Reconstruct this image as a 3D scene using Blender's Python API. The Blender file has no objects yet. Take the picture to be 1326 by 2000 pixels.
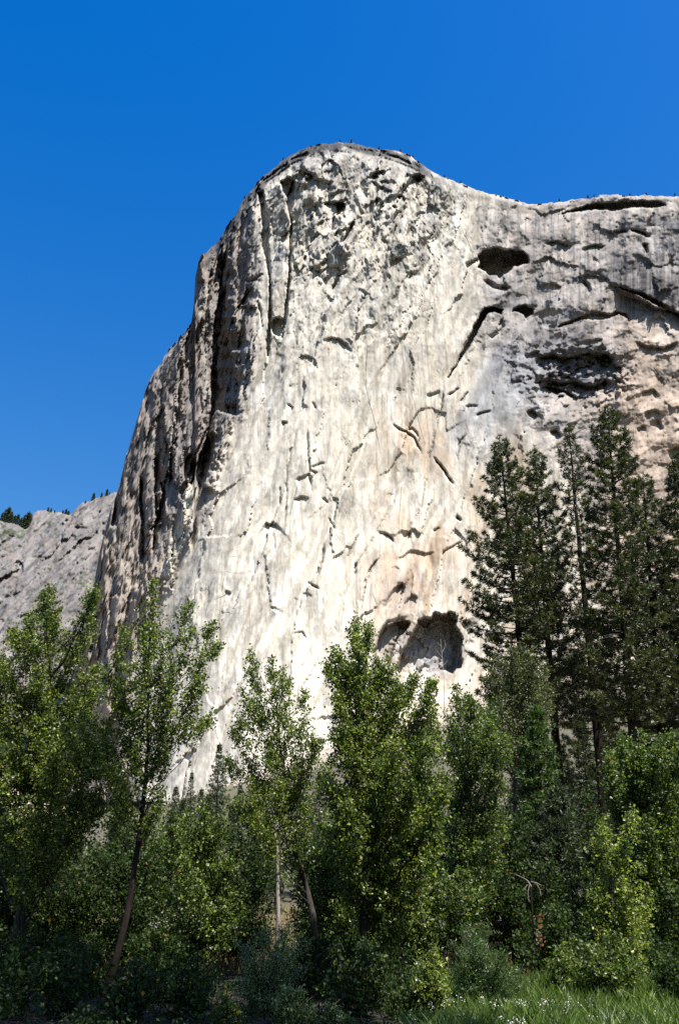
import bpy, math, random
import numpy as np
from mathutils import Vector

# ----------------------------------------------------------------------------
# camera, sky, sun, exposure
# ----------------------------------------------------------------------------
S = bpy.context.scene
COL = S.collection
EYE = 1.6
PITCH = math.radians(25.0)
FPX = 35.0 / 36.0 * 2000.0
cam_data = bpy.data.cameras.new('camera')
cam_data.sensor_fit = 'VERTICAL'
cam_data.sensor_height = 36.0
cam_data.lens = 35.0
cam_data.clip_start = 0.1
cam_data.clip_end = 12000.0
cam = bpy.data.objects.new('camera', cam_data)
COL.objects.link(cam)
cam.location = (0, 0, EYE)
cam.rotation_euler = (math.radians(90) + PITCH, 0, 0)
S.camera = cam

SUN_EL = math.radians(59.0)
SUN_AZ = math.radians(38.0)          # to the right of straight behind the camera
sun_dir = Vector((math.sin(SUN_AZ) * math.cos(SUN_EL), -math.cos(SUN_AZ) * math.cos(SUN_EL), math.sin(SUN_EL)))

world = bpy.data.worlds.new('World')
S.world = world
world.use_nodes = True
wn = world.node_tree
wn.nodes.clear()
sky = wn.nodes.new('ShaderNodeTexSky')
sky.sky_type = 'NISHITA'
sky.sun_disc = False
sky.sun_elevation = SUN_EL
sky.sun_rotation = math.atan2(sun_dir.x, sun_dir.y)
sky.altitude = 200.0
sky.air_density = 2.0
sky.dust_density = 2.0
sky.ozone_density = 6.0
hs = wn.nodes.new('ShaderNodeHueSaturation')
hs.inputs['Saturation'].default_value = 1.5
hs.inputs['Hue'].default_value = 0.517
bg = wn.nodes.new('ShaderNodeBackground')
bg.inputs['Strength'].default_value = 0.066
wo = wn.nodes.new('ShaderNodeOutputWorld')
wn.links.new(sky.outputs['Color'], hs.inputs['Color'])
wn.links.new(hs.outputs['Color'], bg.inputs['Color'])
wn.links.new(bg.outputs['Background'], wo.inputs['Surface'])

sun_data = bpy.data.lights.new('sun', 'SUN')
sun_data.energy = 5.0
sun_data.angle = math.radians(0.53)
sun_data.color = (1.0, 0.96, 0.90)
sun = bpy.data.objects.new('sun', sun_data)
COL.objects.link(sun)
sun.rotation_euler = (-sun_dir).to_track_quat('-Z', 'Y').to_euler()
sun.location = (60, -120, 300)

S.view_settings.view_transform = 'Standard'
S.view_settings.look = 'None'
S.view_settings.exposure = 1.35
S.view_settings.gamma = 1.0
S.view_settings.use_curve_mapping = False
S.render.engine = 'CYCLES'
S.cycles.max_bounces = 6
S.cycles.diffuse_bounces = 2
S.cycles.transmission_bounces = 4
S.cycles.glossy_bounces = 2
S.cycles.use_denoising = False
S.cycles.use_adaptive_sampling = False

# ----------------------------------------------------------------------------
# helpers
# ----------------------------------------------------------------------------
CP, SP = math.cos(PITCH), math.sin(PITCH)

def at(px, py, Y):
    """world point seen at photograph pixel (px, py) whose distance north of the camera is Y"""
    x = (np.asarray(px, float) - 663.0) / FPX
    v = (1000.0 - np.asarray(py, float)) / FPX
    t = Y / (CP - v * SP)
    return np.stack([x * t, np.broadcast_to(np.asarray(Y, float), np.shape(x * t)), EYE + (SP + v * CP) * t], -1)

def tag(o, label=None, cat=None, group=None, kind=None):
    if label: o['label'] = label
    if cat: o['category'] = cat
    if group: o['group'] = group
    if kind: o['kind'] = kind
    return o

def make_mesh(name, verts, faces, mat=None, smooth=False, attrs=None, cols=None):
    """faces: list of int arrays (n,k)"""
    verts = np.ascontiguousarray(verts, dtype=np.float32)
    me = bpy.data.meshes.new(name)
    me.vertices.add(len(verts))
    me.vertices.foreach_set('co', verts.ravel())
    faces = [np.asarray(f, dtype=np.int32) for f in faces if len(f)]
    loops = np.concatenate([f.ravel() for f in faces])
    tot = np.concatenate([np.full(len(f), f.shape[1], np.int32) for f in faces])
    start = np.concatenate([[0], np.cumsum(tot)[:-1]]).astype(np.int32)
    me.loops.add(len(loops))
    me.loops.foreach_set('vertex_index', loops)
    me.polygons.add(len(tot))
    me.polygons.foreach_set('loop_start', start)
    try:
        me.polygons.foreach_set('loop_total', tot)
    except Exception:
        pass
    me.update(calc_edges=True)
    me.polygons.foreach_set('use_smooth', np.full(len(tot), bool(smooth)))
    for k, a in (attrs or {}).items():
        at_ = me.attributes.new(k, 'FLOAT', 'POINT')
        at_.data.foreach_set('value', np.ascontiguousarray(a, dtype=np.float32))
    for k, a in (cols or {}).items():
        at_ = me.attributes.new(k, 'FLOAT_COLOR', 'POINT')
        a4 = np.ones((len(verts), 4), np.float32); a4[:, :3] = a
        at_.data.foreach_set('color', a4.ravel())
    if mat: me.materials.append(mat)
    return me

def link(name, me, parent=None, loc=(0, 0, 0)):
    o = bpy.data.objects.new(name, me)
    COL.objects.link(o)
    o.location = loc
    if parent is not None: o.parent = parent
    return o

# --- noise ---------------------------------------------------------------
def h2(ix, iy, seed):
    n = (ix.astype(np.int64) * 374761393 + iy.astype(np.int64) * 668265263 + seed * 1274126177) & 0x7fffffff
    n = ((n ^ (n >> 13)) * 1274126177) & 0x7fffffff
    n = ((n ^ (n >> 16)) * 1103515245 + 12345) & 0x7fffffff
    return ((n ^ (n >> 15)) & 0xffffff) / float(0xffffff)

def gnoise(x, y, seed=0):
    ix, iy = np.floor(x), np.floor(y)
    fx, fy = x - ix, y - iy
    ux, uy = fx * fx * fx * (fx * (fx * 6 - 15) + 10), fy * fy * fy * (fy * (fy * 6 - 15) + 10)
    def g(a, b):
        t = h2(ix + a, iy + b, seed) * 2 * np.pi
        return np.cos(t) * (fx - a) + np.sin(t) * (fy - b)
    n0 = g(0, 0) * (1 - ux) + g(1, 0) * ux
    n1 = g(0, 1) * (1 - ux) + g(1, 1) * ux
    return (n0 * (1 - uy) + n1 * uy) * 1.45

def fbm(x, y, oct=4, seed=0, gain=0.5, ridged=False):
    s, a, t = 0, 1.0, 0
    for k in range(oct):
        n = gnoise(x * 2 ** k + 17.3 * k, y * 2 ** k - 9.1 * k, seed + k)
        if ridged: n = 1 - 2 * np.abs(n)
        s = s + a * n; t += a; a *= gain
    return s / t

def facets(x, y, seed=0, slope=1.0):
    """broken plates: each cell a tilted plane with its own offset -> (height, edge distance)"""
    ix, iy = np.floor(x), np.floor(y)
    b1 = np.full(x.shape, 9e9); b2 = np.full(x.shape, 9e9); hh = np.zeros(x.shape)
    for a in (-1, 0, 1):
        for b in (-1, 0, 1):
            cx, cy = ix + a, iy + b
            px, py = cx + h2(cx, cy, seed), cy + h2(cx, cy, seed + 11)
            d = (x - px) ** 2 + (y - py) ** 2
            off = h2(cx, cy, seed + 23) - 0.5
            gx, gy = h2(cx, cy, seed + 31) - 0.5, h2(cx, cy, seed + 43) - 0.5
            v = off + slope * (gx * (x - px) + gy * (y - py))
            m = d < b1
            b2 = np.where(m, b1, np.minimum(b2, d)); hh = np.where(m, v, hh); b1 = np.where(m, d, b1)
    return hh, np.sqrt(b2) - np.sqrt(b1)

def plates(x, y, seed, off, sx, sy):
    """tilted broken plates: every cell its own offset and tilt"""
    ix, iy = np.floor(x), np.floor(y)
    b1 = np.full(x.shape, 9e9); hh = np.zeros(x.shape)
    for a in (-1, 0, 1):
        for b in (-1, 0, 1):
            cx, cy = ix + a, iy + b
            dx, dy = x - cx - h2(cx, cy, seed), y - cy - h2(cx, cy, seed + 11)
            d = dx * dx + dy * dy
            v = off * (h2(cx, cy, seed + 23) - 0.5) + 2 * sx * (h2(cx, cy, seed + 31) - 0.5) * dx + 2 * sy * (h2(cx, cy, seed + 43) - 0.5) * dy
            m = d < b1
            hh = np.where(m, v, hh); b1 = np.where(m, d, b1)
    return hh

def sstep(a, b, x):
    t = np.clip((x - a) / (b - a), 0, 1)
    return t * t * (3 - 2 * t)

def poly_dist(U, V, pts):
    """distance, signed distance (positive = right of the direction of travel on screen) and position along"""
    pts = np.asarray(pts, float)
    best = np.full(U.shape, 1e18); sd = np.zeros(U.shape); tt = np.zeros(U.shape)
    L = np.hypot(*(pts[1:] - pts[:-1]).T); cum = np.concatenate([[0], np.cumsum(L)])
    for i in range(len(pts) - 1):
        a, b = pts[i], pts[i + 1]; d = b - a
        t = np.clip(((U - a[0]) * d[0] + (V - a[1]) * d[1]) / (L[i] ** 2 + 1e-9), 0, 1)
        ex, ey = U - (a[0] + t * d[0]), V - (a[1] + t * d[1])
        q = ex * ex + ey * ey
        m = q < best
        s = np.sign(d[0] * ey - d[1] * ex)      # y down: positive = to the right when heading down? (handled by caller)
        best = np.where(m, q, best); sd = np.where(m, s * np.sqrt(q), sd)
        tt = np.where(m, (cum[i] + t * L[i]) / cum[-1], tt)
    return np.sqrt(best), sd, tt

# --- materials --------------------------------------------------------------
def new_mat(name):
    m = bpy.data.materials.new(name); m.use_nodes = True
    nt = m.node_tree; nt.nodes.clear()
    out = nt.nodes.new('ShaderNodeOutputMaterial')
    p = nt.nodes.new('ShaderNodeBsdfPrincipled')
    nt.links.new(p.outputs[0], out.inputs[0])
    return m, nt, p, out

def N(nt, t, **kw):
    n = nt.nodes.new(t)
    for k, v in kw.items(): setattr(n, k, v)
    return n

def ramp(nt, stops):
    r = nt.nodes.new('ShaderNodeValToRGB')
    e = r.color_ramp.elements
    while len(e) < len(stops): e.new(0.5)
    for q, (p, c) in zip(e, stops):
        q.position = p; q.color = (*c, 1)
    return r
# ----------------------------------------------------------------------------
# granite: one material for cliff and ridge, its albedo and stains carried by the mesh
# ----------------------------------------------------------------------------
def granite_material(name, bump_scale, bump_dist):
    m, nt, p, out = new_mat(name)
    L = nt.links.new
    a = N(nt, 'ShaderNodeAttribute', attribute_name='albedo')
    tc = N(nt, 'ShaderNodeTexCoord')
    def noise(scale, stretch, rot=0.0, detail=4.0, rough=.55):
        mp = N(nt, 'ShaderNodeMapping'); mp.vector_type = 'POINT'
        r1 = N(nt, 'ShaderNodeVectorRotate', rotation_type='Y_AXIS'); r1.inputs['Angle'].default_value = rot
        L(tc.outputs['Object'], r1.inputs['Vector']); L(r1.outputs[0], mp.inputs['Vector'])
        mp.inputs['Scale'].default_value = (1, .5, stretch)
        n = N(nt, 'ShaderNodeTexNoise'); n.inputs['Scale'].default_value = scale; n.inputs['Detail'].default_value = detail; n.inputs['Roughness'].default_value = rough
        L(mp.outputs[0], n.inputs['Vector'])
        return n.outputs['Fac']
    def mth(op, x, y=None):
        n = N(nt, 'ShaderNodeMath', operation=op)
        for i, q in enumerate((x, y)):
            if q is None: continue
            if isinstance(q, (int, float)): n.inputs[i].default_value = q
            else: L(q, n.inputs[i])
        return n.outputs[0]
    def rng_(x, a0, a1, b0=0.0, b1=1.0):
        n = N(nt, 'ShaderNodeMapRange'); n.interpolation_type = 'SMOOTHSTEP'
        L(x, n.inputs[0]); n.inputs[1].default_value = a0; n.inputs[2].default_value = a1; n.inputs[3].default_value = b0; n.inputs[4].default_value = b1
        return n.outputs[0]
    # joint sets: thin lines where a stretched field passes its middle value, broken up by a second field
    tot = None
    for scale, stretch, rot, wid, msc, lo in ((.030, .07, .22, .010, .020, .58), (.045, .10, -.10, .012, .025, .58), (.028, 3.0, .12, .010, .016, .60)):
        f = noise(scale, stretch, rot, 1.6, .5)
        line = rng_(mth('ABSOLUTE', mth('SUBTRACT', f, .5)), wid, wid * .15)
        g = mth('MULTIPLY', line, rng_(noise(msc, .5, rot, 3), lo, lo + .07))
        tot = g if tot is None else mth('MAXIMUM', tot, g)
    grain = noise(bump_scale, .4, 0, 8, .65)
    fine = noise(bump_scale * 4, .6, .3, 4, .6)
    streak = noise(.22, .012, .03, 5, .65)
    r = ramp(nt, [(0.3, (0.80, 0.80, 0.81)), (0.5, (1, 1, 1)), (0.75, (1.1, 1.09, 1.06))]); L(grain, r.inputs[0])
    r2 = ramp(nt, [(0.32, (0.72, 0.70, 0.68)), (0.47, (1, 1, 1)), (0.62, (1.05, 1.04, 1.03)), (.75, (.90, .84, .76))]); L(streak, r2.inputs[0])
    def mul(c1, c2, fac=1.0):
        mx = N(nt, 'ShaderNodeMix', data_type='RGBA', blend_type='MULTIPLY'); mx.inputs[0].default_value = fac
        L(c1, mx.inputs[6]); L(c2, mx.inputs[7]); return mx.outputs[2]
    c = mul(mul(a.outputs['Color'], r.outputs[0]), r2.outputs[0])
    mx = N(nt, 'ShaderNodeMix', data_type='RGBA', blend_type='MIX'); L(mth('MULTIPLY', tot, .55), mx.inputs[0]); L(c, mx.inputs[6]); mx.inputs[7].default_value = (.060, .048, .038, 1)
    L(mx.outputs[2], p.inputs['Base Color'])
    p.inputs['Roughness'].default_value = 0.85
    p.inputs['Specular IOR Level'].default_value = 0.2
    hgt = mth('SUBTRACT', mth('ADD', grain, mth('MULTIPLY', fine, .35)), mth('MULTIPLY', tot, 1.5))
    b = N(nt, 'ShaderNodeBump'); b.inputs['Strength'].default_value = 0.8; b.inputs['Distance'].default_value = bump_dist
    L(hgt, b.inputs['Height'])
    # broken facets: every cell of a warped, upright lattice is a small plane with its own tilt
    rg_ = N(nt, 'ShaderNodeAttribute', attribute_name='broken')
    nrm = b.outputs[0]; tone = None
    for scale, stretch, rot, k, warp in ((.065, .42, .18, .85, 3.0), (.17, .5, -.25, .70, 1.3), (.42, .6, .3, .5, .6)):
        wn_ = N(nt, 'ShaderNodeTexNoise'); wn_.inputs['Scale'].default_value = scale * 1.6; wn_.inputs['Detail'].default_value = 4
        L(tc.outputs['Object'], wn_.inputs['Vector'])
        ws = N(nt, 'ShaderNodeVectorMath', operation='SCALE'); ws.inputs['Scale'].default_value = warp * 4; L(wn_.outputs['Color'], ws.inputs[0])
        ad = N(nt, 'ShaderNodeVectorMath', operation='ADD'); L(tc.outputs['Object'], ad.inputs[0]); L(ws.outputs[0], ad.inputs[1])
        ro = N(nt, 'ShaderNodeVectorRotate', rotation_type='Y_AXIS'); ro.inputs['Angle'].default_value = rot; L(ad.outputs[0], ro.inputs['Vector'])
        mp = N(nt, 'ShaderNodeMapping'); mp.inputs['Scale'].default_value = (1, .5, stretch); L(ro.outputs[0], mp.inputs['Vector'])
        vo = N(nt, 'ShaderNodeTexVoronoi'); vo.feature = 'F1'; vo.inputs['Scale'].default_value = scale; L(mp.outputs[0], vo.inputs['Vector'])
        sb = N(nt, 'ShaderNodeVectorMath', operation='SUBTRACT'); L(vo.outputs['Color'], sb.inputs[0]); sb.inputs[1].default_value = (.5, .5, .5)
        sc = N(nt, 'ShaderNodeVectorMath', operation='MULTIPLY'); L(sb.outputs[0], sc.inputs[0]); sc.inputs[1].default_value = (k, k * .5, k * .62)
        sm = N(nt, 'ShaderNodeVectorMath', operation='SCALE'); L(sc.outputs[0], sm.inputs[0]); L(rg_.outputs['Fac'], sm.inputs['Scale'])
        a2 = N(nt, 'ShaderNodeVectorMath', operation='ADD'); L(nrm, a2.inputs[0]); L(sm.outputs[0], a2.inputs[1])
        nrm = a2.outputs[0]
    nz = N(nt, 'ShaderNodeVectorMath', operation='NORMALIZE'); L(nrm, nz.inputs[0]); L(nz.outputs[0], p.inputs['Normal'])
    return m

rng = np.random.default_rng(7)

# ----------------------------------------------------------------------------
# the big granite cliff: a surface with real depth, its corners, roofs and caves displaced in metres
# ----------------------------------------------------------------------------
TOP = np.array([(120,1380),(150,1300),(165,1240),(183,1150),(200,1060),(215,1000),(228,965),(240,920),(262,840),(285,760),(300,728),(312,708),(330,685),(345,668),
    (360,652),(374,634),(377,620),(379,600),(381,570),(382,546),(388,515),(394,505),(415,480),(440,450),(455,428),(468,402),(480,385),(490,372),(500,360),(520,340),(545,318),(570,303),(585,294),
    (600,288),(630,281),(660,278),(690,278),(700,281),(715,286),(740,291),(775,294),(800,304),(830,326),(865,346),(900,358),(935,373),(970,382),(1000,390),
    (1030,398),(1050,400),(1075,396),(1120,390),(1165,385),(1170,381),(1205,379),(1215,383),(1240,384),(1255,381),(1290,383),(1326,384),(1420,388),(1560,402)], float)

def build_cliff():
    NU, NV = 690, 570
    us = np.linspace(122, 1500, NU)
    topv = np.interp(us, TOP[:, 0], TOP[:, 1])
    topv = topv + np.where(us < 470, 8, np.where(us > 560, 1.5, 3)) * np.round(2.2 * gnoise(us / 17.0, us * 0 + 4.5, 7)) / 2.2 + 1.8 * gnoise(us / 9.0, us * 0 + .5, 5) + 1.2 * gnoise(us / 4.0, us * 0 + 2.5, 6)
    bot = 1565.0
    f = np.linspace(0, 1, NV) ** 1.0
    U = np.repeat(us[:, None], NV, 1)
    V = topv[:, None] + (bot - topv[:, None]) * f[None, :]
    # ---- base depth (metres north of the camera)
    plan_u = [100, 190, 240, 300, 350, 400, 440, 480, 520, 560, 600, 650, 750, 850, 950, 1050, 1200, 1326, 1560]
    plan_y = [905, 865, 838, 812, 792, 774, 759, 743, 730, 719, 711, 706, 708, 716, 728, 732, 722, 712, 706]
    # the prow drifts left towards the foot: shift the plan curve with height
    shift = np.interp(V, [278, 450, 650, 800, 950, 1100, 1300, 1640], [25, 5, -40, -75, -110, -130, -130, -130])
    shift = shift * np.clip(1 - (U - 650) / 500, 0, 1) * np.clip((U - 100) / 150, 0.25, 1)
    Yb = np.interp(U - shift, plan_u, plan_y)
    k = np.ones(25) / 25.0
    Yp = np.pad(Yb, ((12, 12), (0, 0)), mode='edge')
    Yb = np.apply_along_axis(lambda c: np.convolve(c, k, mode='valid'), 0, Yp)
    # batter: slabs flare out at the foot, near vertical above
    elev = PITCH + np.arctan((1000 - V) / FPX)
    H = np.tan(elev) * 720.0                                   # rough height over the meadow
    lean = 0.10 * np.clip(H - 280, 0, 1e9) - 0.00085 * np.clip(420 - H, 0, 420) ** 2
    right = sstep(850, 1000, U)
    lean = lean * (1 - 0.35 * right)
    Yb = Yb + lean
    # rounding over at the skyline
    d, _, _ = poly_dist(U, V, TOP)
    Rr = np.where(U < 500, 26.0, np.where(U < 850, 52.0, 22.0))
    Rr = np.interp(U, [120, 380, 470, 560, 700, 820, 950, 1500], [22, 22, 34, 46, 42, 30, 9, 8])
    q = np.clip(1 - d / Rr, 0, 1)
    Yb = Yb + Rr * 0.75 * (1 - np.sqrt(np.clip(1 - q * q, 0, 1)))

    # warp so that lines are never straight
    wu = 7 * fbm(U / 60, V / 60, 3, 3) + 3 * fbm(U / 14, V / 14, 2, 8)
    wv = 7 * fbm(U / 60, V / 60, 3, 4) + 3 * fbm(U / 14, V / 14, 2, 9)
    wu = wu + 1.6 * fbm(U / 5, V / 5, 2, 10); wv = wv + 1.6 * fbm(U / 5, V / 5, 2, 11)
    Uw, Vw = U + wu * 0.6, V + wv * 0.6

    # ---- regions (0..1)
    # boundary of the brown south-west side against the pale main face
    bx = np.interp(V, [280, 380, 470, 600, 700, 800, 900, 1000, 1100, 1200, 1320], [600, 490, 492, 500, 500, 474, 428, 400, 350, 305, 245])
    west = sstep(18, -18, U + wu * 2.0 - bx)
    dome = (sstep(560, 430, V + wv * 3) + .55 * sstep(820, 560, V + wv * 5 + .25 * (U - 560)) * sstep(600, 480, V * 0 + np.abs(U - 690) * 2.6 + 130)).clip(0, 1) * sstep(440, 520, U) * sstep(960, 820, U)
    # right-hand darker wall
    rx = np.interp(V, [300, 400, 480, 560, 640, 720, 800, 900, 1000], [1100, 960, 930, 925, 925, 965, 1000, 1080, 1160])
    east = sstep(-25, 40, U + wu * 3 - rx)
    white = np.clip(1 - west - east - dome * 0.8, 0, 1)

    D = np.zeros(U.shape)         # metres towards the viewer
    # ---- broad swells and broken plates
    D += 5.0 * fbm(U / 170, V / 260, 3, 21)
    def terrace(n, k, e=.13):
        x = n * k; i = np.floor(x)
        return (i + sstep(.5 - e, .5 + e, x - i)) / k
    patch = sstep(-.1, .3, fbm(U / 70, V / 70, 3, 61)); patch2 = sstep(-.05, .3, fbm(U / 55, V / 80, 3, 62)); calm = sstep(.05, .4, fbm(U / 80, V / 80, 3, 63))
    S1, T1 = U + .30 * V, V - .30 * U                      # joints lean a little to the right
    wa = 7 * fbm(U / 30, V / 45, 4, 64); wb = 2.2 * fbm(U / 8, V / 10, 3, 65)
    # exfoliation sheets on the pale face: long contour-edged plates
    nA = fbm((S1 + wb) / 70, (V + wa) / 330, 3, 31); nB = fbm((S1 + wb) / 30, (T1 + wa) / 130, 3, 33); nC = fbm((U - .2 * V + wa) / 130, (V + .25 * U + wb) / 50, 3, 43)
    D += white * 4.2 * terrace(nA, 7, .25)
    D += white * (.15 + .85 * patch) * 1.3 * terrace(nB, 4, .3)
    # dome: blocky, blocks taller than wide
    D += dome * 14.0 * terrace(fbm((U + .2 * V + wb) / 48, (V + wa) / 130, 3, 37), 7, .16)
    D += dome * (.3 + .7 * patch2) * 6.0 * terrace(fbm((U + .5 * V + wb) / 19, (V - .4 * U + wa) / 55, 3, 39), 5, .07)
    D += dome * patch * 1.2 * terrace(fbm((U + wb) / 8, (V + wa) / 20, 3, 41), 5)
    # east wall: long low ledges
    D += east * 4.0 * terrace(nC, 7, .25)
    D += east * (.2 + .8 * patch) * 1.2 * terrace(fbm((U - .2 * V + wa) / 60, (V + .2 * U + wb) / 17, 3, 45), 5, .07)
    D += east * 2.5 * terrace(fbm((U + .5 * V + wb) / 30, (V - .3 * U + wa) / 80, 3, 46), 6, .16)
    D += east * patch2 * 0.6 * terrace(fbm((U + wa) / 22, (V + wb) / 7, 3, 47), 4)
    # west side: tall pillars and planes
    L1 = U + .10 * V
    D += west * 16.0 * terrace(fbm((L1 + wb) / 42, (V + wa) / 420, 3, 49), 8, .08)
    D += west * patch2 * 4.0 * terrace(fbm((L1 + wb) / 9, (V + wa) / 90, 3, 53), 5, .08)
    D += west * patch * 2.0 * terrace(fbm((U + .5 * V + wb) / 14, (V - .5 * U + wa) / 40, 3, 55), 5)
    D += west * 3.0 * fbm(L1 / 26, V / 400, 3, 71, ridged=True)
    wc = 13 * fbm(U / 24, V / 30, 4, 201, .62); we = 13 * fbm(U / 24, V / 30, 4, 203, .62)
    # plates each lying at its own angle
    D += white * plates((S1 + wc) / 60, (T1 + we) / 190, 211, .12, 3.8, 1.6)
    D += white * (.15 + .85 * patch * calm) * plates((S1 + wc * .6) / 22, (T1 + we) / 60, 213, .12, 1.5, .6)
    D += dome * plates((U + .25 * V + wc) / 40, (V + we) / 80, 215, 2.5, 7.0, 5.0)
    D += dome * plates((U + .5 * V + wc * .6) / 17, (V - .3 * U + we * .6) / 30, 217, 1.2, 2.6, 2.0)
    D += east * plates((U - .3 * V + wc) / 70, (V + .3 * U + we) / 44, 219, 1.0, 3.6, 1.5)
    D += east * plates((U + .4 * V + wc * .6) / 26, (V - .2 * U + we * .6) / 22, 221, .35, 1.1, .6)
    D += west * plates((L1 + wc) / 40, (V + we) / 190, 223, 12.0, 13.0, 9.0)
    D += west * plates((L1 + wc * .7) / 16, (V + we) / 75, 225, 5.5, 7.5, 4.0)
    D += west * plates((U + .3 * V + wc * .4) / 8, (V - .2 * U + we * .5) / 28, 227, 1.8, 2.8, 1.2)
    K = np.zeros(U.shape)
    # hair cracks: lines where a stretched field crosses zero, broken up by a second field
    def cracks(field, wid, dep, m):
        nonlocal D
        nonlocal K
        g_ = m * np.exp(-(field / (1.9 * wid)) ** 2); D -= .8 * dep * g_; K = np.maximum(K, g_)
    cracks(fbm((U + .22 * V + wb * .6) / 40, V / 330, 3, 81), .03, 2.4, (.5 * dome) * sstep(.05, .3, fbm(U / 30, V / 70, 3, 82)))
    cracks(fbm((U - .15 * V + wb * .6) / 26, V / 200, 3, 83), .03, 1.6, (.5 * dome + .3 * east) * sstep(.1, .35, fbm(U / 30, V / 50, 3, 84)))
    cracks(fbm((U + .9 * V + wb) / 40, (V - .7 * U) / 130, 3, 85), .03, 2.0, (.5 * dome + .3 * east) * sstep(.08, .33, fbm(U / 40, V / 50, 3, 86)))
    cracks(fbm((U + wa) / 160, (V + .2 * U + wb) / 40, 3, 87), .03, 1.6, (.5 * east + .3 * dome) * sstep(.08, .33, fbm(U / 50, V / 40, 3, 88)))
    # grain
    D += (0.4 * west + 0.25 * dome + 0.09 * white + 0.16 * east) * fbm(U / 8, V / 15, 4, 67, 0.6)
    D += 1.6 * (white + .6 * east) * fbm(U / 40, V / 170, 3, 69) + 0.3 * white * fbm(Uw / 10, V / 200, 3, 75)
    fe, ee = facets((Uw + 0.5 * Vw) / 13, (Vw - .3 * Uw) / 11, 53, 1.5)

    def groove(pts, w, dep, seed=0):
        nonlocal D
        dd, _, t = poly_dist(Uw, Vw, pts)
        fade = np.clip(np.minimum(t, 1 - t) * 5, 0.05, 1)
        D = D - dep * fade * np.exp(-(dd / w) ** 2)

    def corner(pts, ws, h, L=0, sign=1, ends=True):
        """open corner: right of the line (sign 1, line drawn downwards) the rock is cut back by h and comes out again over the widths ws"""
        nonlocal D
        dd, sd, t = poly_dist(Uw, Vw, pts)
        sd = -sd * sign
        w = 1.35 * np.interp(t, np.linspace(0, 1, len(ws)), ws) * (1 + .9 * fbm(U / 200, V / 22, 3, 95 + len(pts)))
        h = h * (1 + .5 * fbm(U / 90, V / 30, 3, 96 + len(pts)))
        fade = sstep(0, .12, t) * sstep(1, .88, t)
        D = D - np.where(sd > 0, h * fade * np.clip(sd / 2.0, 0, 1) * np.clip(1 - sd / w, 0, 1), 0)

    def roof(pts, h, L, w=1.6, ends=True):
        """line drawn left to right: the rock below is cut back by h under a sharp lip and runs out again over L"""
        nonlocal D
        dd, sd, t = poly_dist(Uw, Vw, pts)
        fade = np.clip(np.minimum(t, 1 - t) * 5, 0, 1)
        D = D - np.where(sd > 0, h * fade * np.clip(sd / w, 0, 1) * np.exp(-np.clip(sd - w, 0, None) / L), 0)

    def hollow(cx, cy, rx, ry, dep, rot=0.0, top_sharp=0.25, wob=0.25, seed=1):
        """recess with a sharp lip above and a floor that runs out below"""
        nonlocal D
        c, s = math.cos(rot), math.sin(rot)
        x = ((U - cx) * c + (V - cy) * s) / rx; y = (-(U - cx) * s + (V - cy) * c) / ry
        r = np.sqrt(x * x + y * y) * (1 + wob * fbm(U / (rx * .7), V / (ry * .7), 3, 100 + seed))
        y2 = np.clip((1 - y) / 2, 0, 1)                       # 1 at the top, 0 at the sill
        prof = np.where(y2 > 1 - top_sharp, 1, y2 / (1 - top_sharp))
        D = D - dep * sstep(1.0, 0.86, r) * prof

    def pit(poly, dep, soft=5.0, slope=0.0, seed=1, wob=5.0):
        """recess with the traced outline: sharp sides, its back wall rising towards the sill by slope"""
        nonlocal D
        poly = np.asarray(poly, float)
        u0, u1 = poly[:, 0].min() - 25, poly[:, 0].max() + 25
        a, b = np.searchsorted(us, u0), np.searchsorted(us, u1)
        x = U[a:b] + wob * fbm(U[a:b] / 14, V[a:b] / 14, 3, 300 + seed); y = V[a:b] + wob * fbm(U[a:b] / 14, V[a:b] / 14, 3, 320 + seed)
        ins = np.zeros(x.shape, bool)
        for (x0, y0), (x1, y1) in zip(poly, np.roll(poly, -1, 0)):
            if y0 == y1: continue
            c = ((y0 > y) != (y1 > y)) & (x < (x1 - x0) * (y - y0) / (y1 - y0) + x0)
            ins ^= c
        dd, _, _ = poly_dist(x, y, np.concatenate([poly, poly[:1]]))
        yy = np.clip((y - poly[:, 1].min()) / (np.ptp(poly[:, 1])), 0, 1)
        D[a:b] -= np.where(ins, dep * sstep(0, soft, dd) * (1 - slope * yy), 0)

    # ---- left side: the great corners
    corner([(441,470),(428,560),(415,640),(412,720),(411,790),(403,840),(394,905),(388,970)], [8,20,36,46,50,26,14,8], 26)
    hollow(400, 900, 13, 60, 14, 0.28, .5, .15, 21); hollow(371, 915, 12, 32, 14, 0.1, .5, .15, 22)
    hollow(424, 560, 8, 70, 14, 0.12, .5, .2, 23)
    pass
    corner([(412,520),(404,560),(398,640),(394,700)], [5,7,7,5], 14, 20)
    corner([(352,700),(345,800),(333,880),(328,960)], [6,9,9,6], 18, 25)
    corner([(303,880),(300,960),(303,1010),(296,1090)], [8,14,10,6], 22, 25)
    corner([(272,930),(272,1000),(277,1050),(275,1110)], [6,10,9,6], 18, 25)
    corner([(222,965),(221,1000),(216,1030)], [10,14,10], 18, 18)
    corner([(205,1040),(198,1100),(188,1170)], [6,6,6], 9, 22)
    corner([(388,880),(383,915),(372,945),(366,965)], [6,18,16,6], 20, 30)
    roof([(362,938),(377,943),(386,950)], 7, 18)
    roof([(288,1018),(300,1028),(316,1022),(322,1008)], 8, 25)
    roof([(430,795),(445,800),(466,806)], 0.1, 5)
    groove([(476,378),(470,430),(466,500),(470,560)], 3, 5)
    corner([(480,560),(472,590),(462,605)], [14,10,5], 7, 20)
    roof([(466,592),(478,575),(492,560)], 6, 20)
    roof([(480,548),(497,545),(512,549)], 3, 20)
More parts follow.
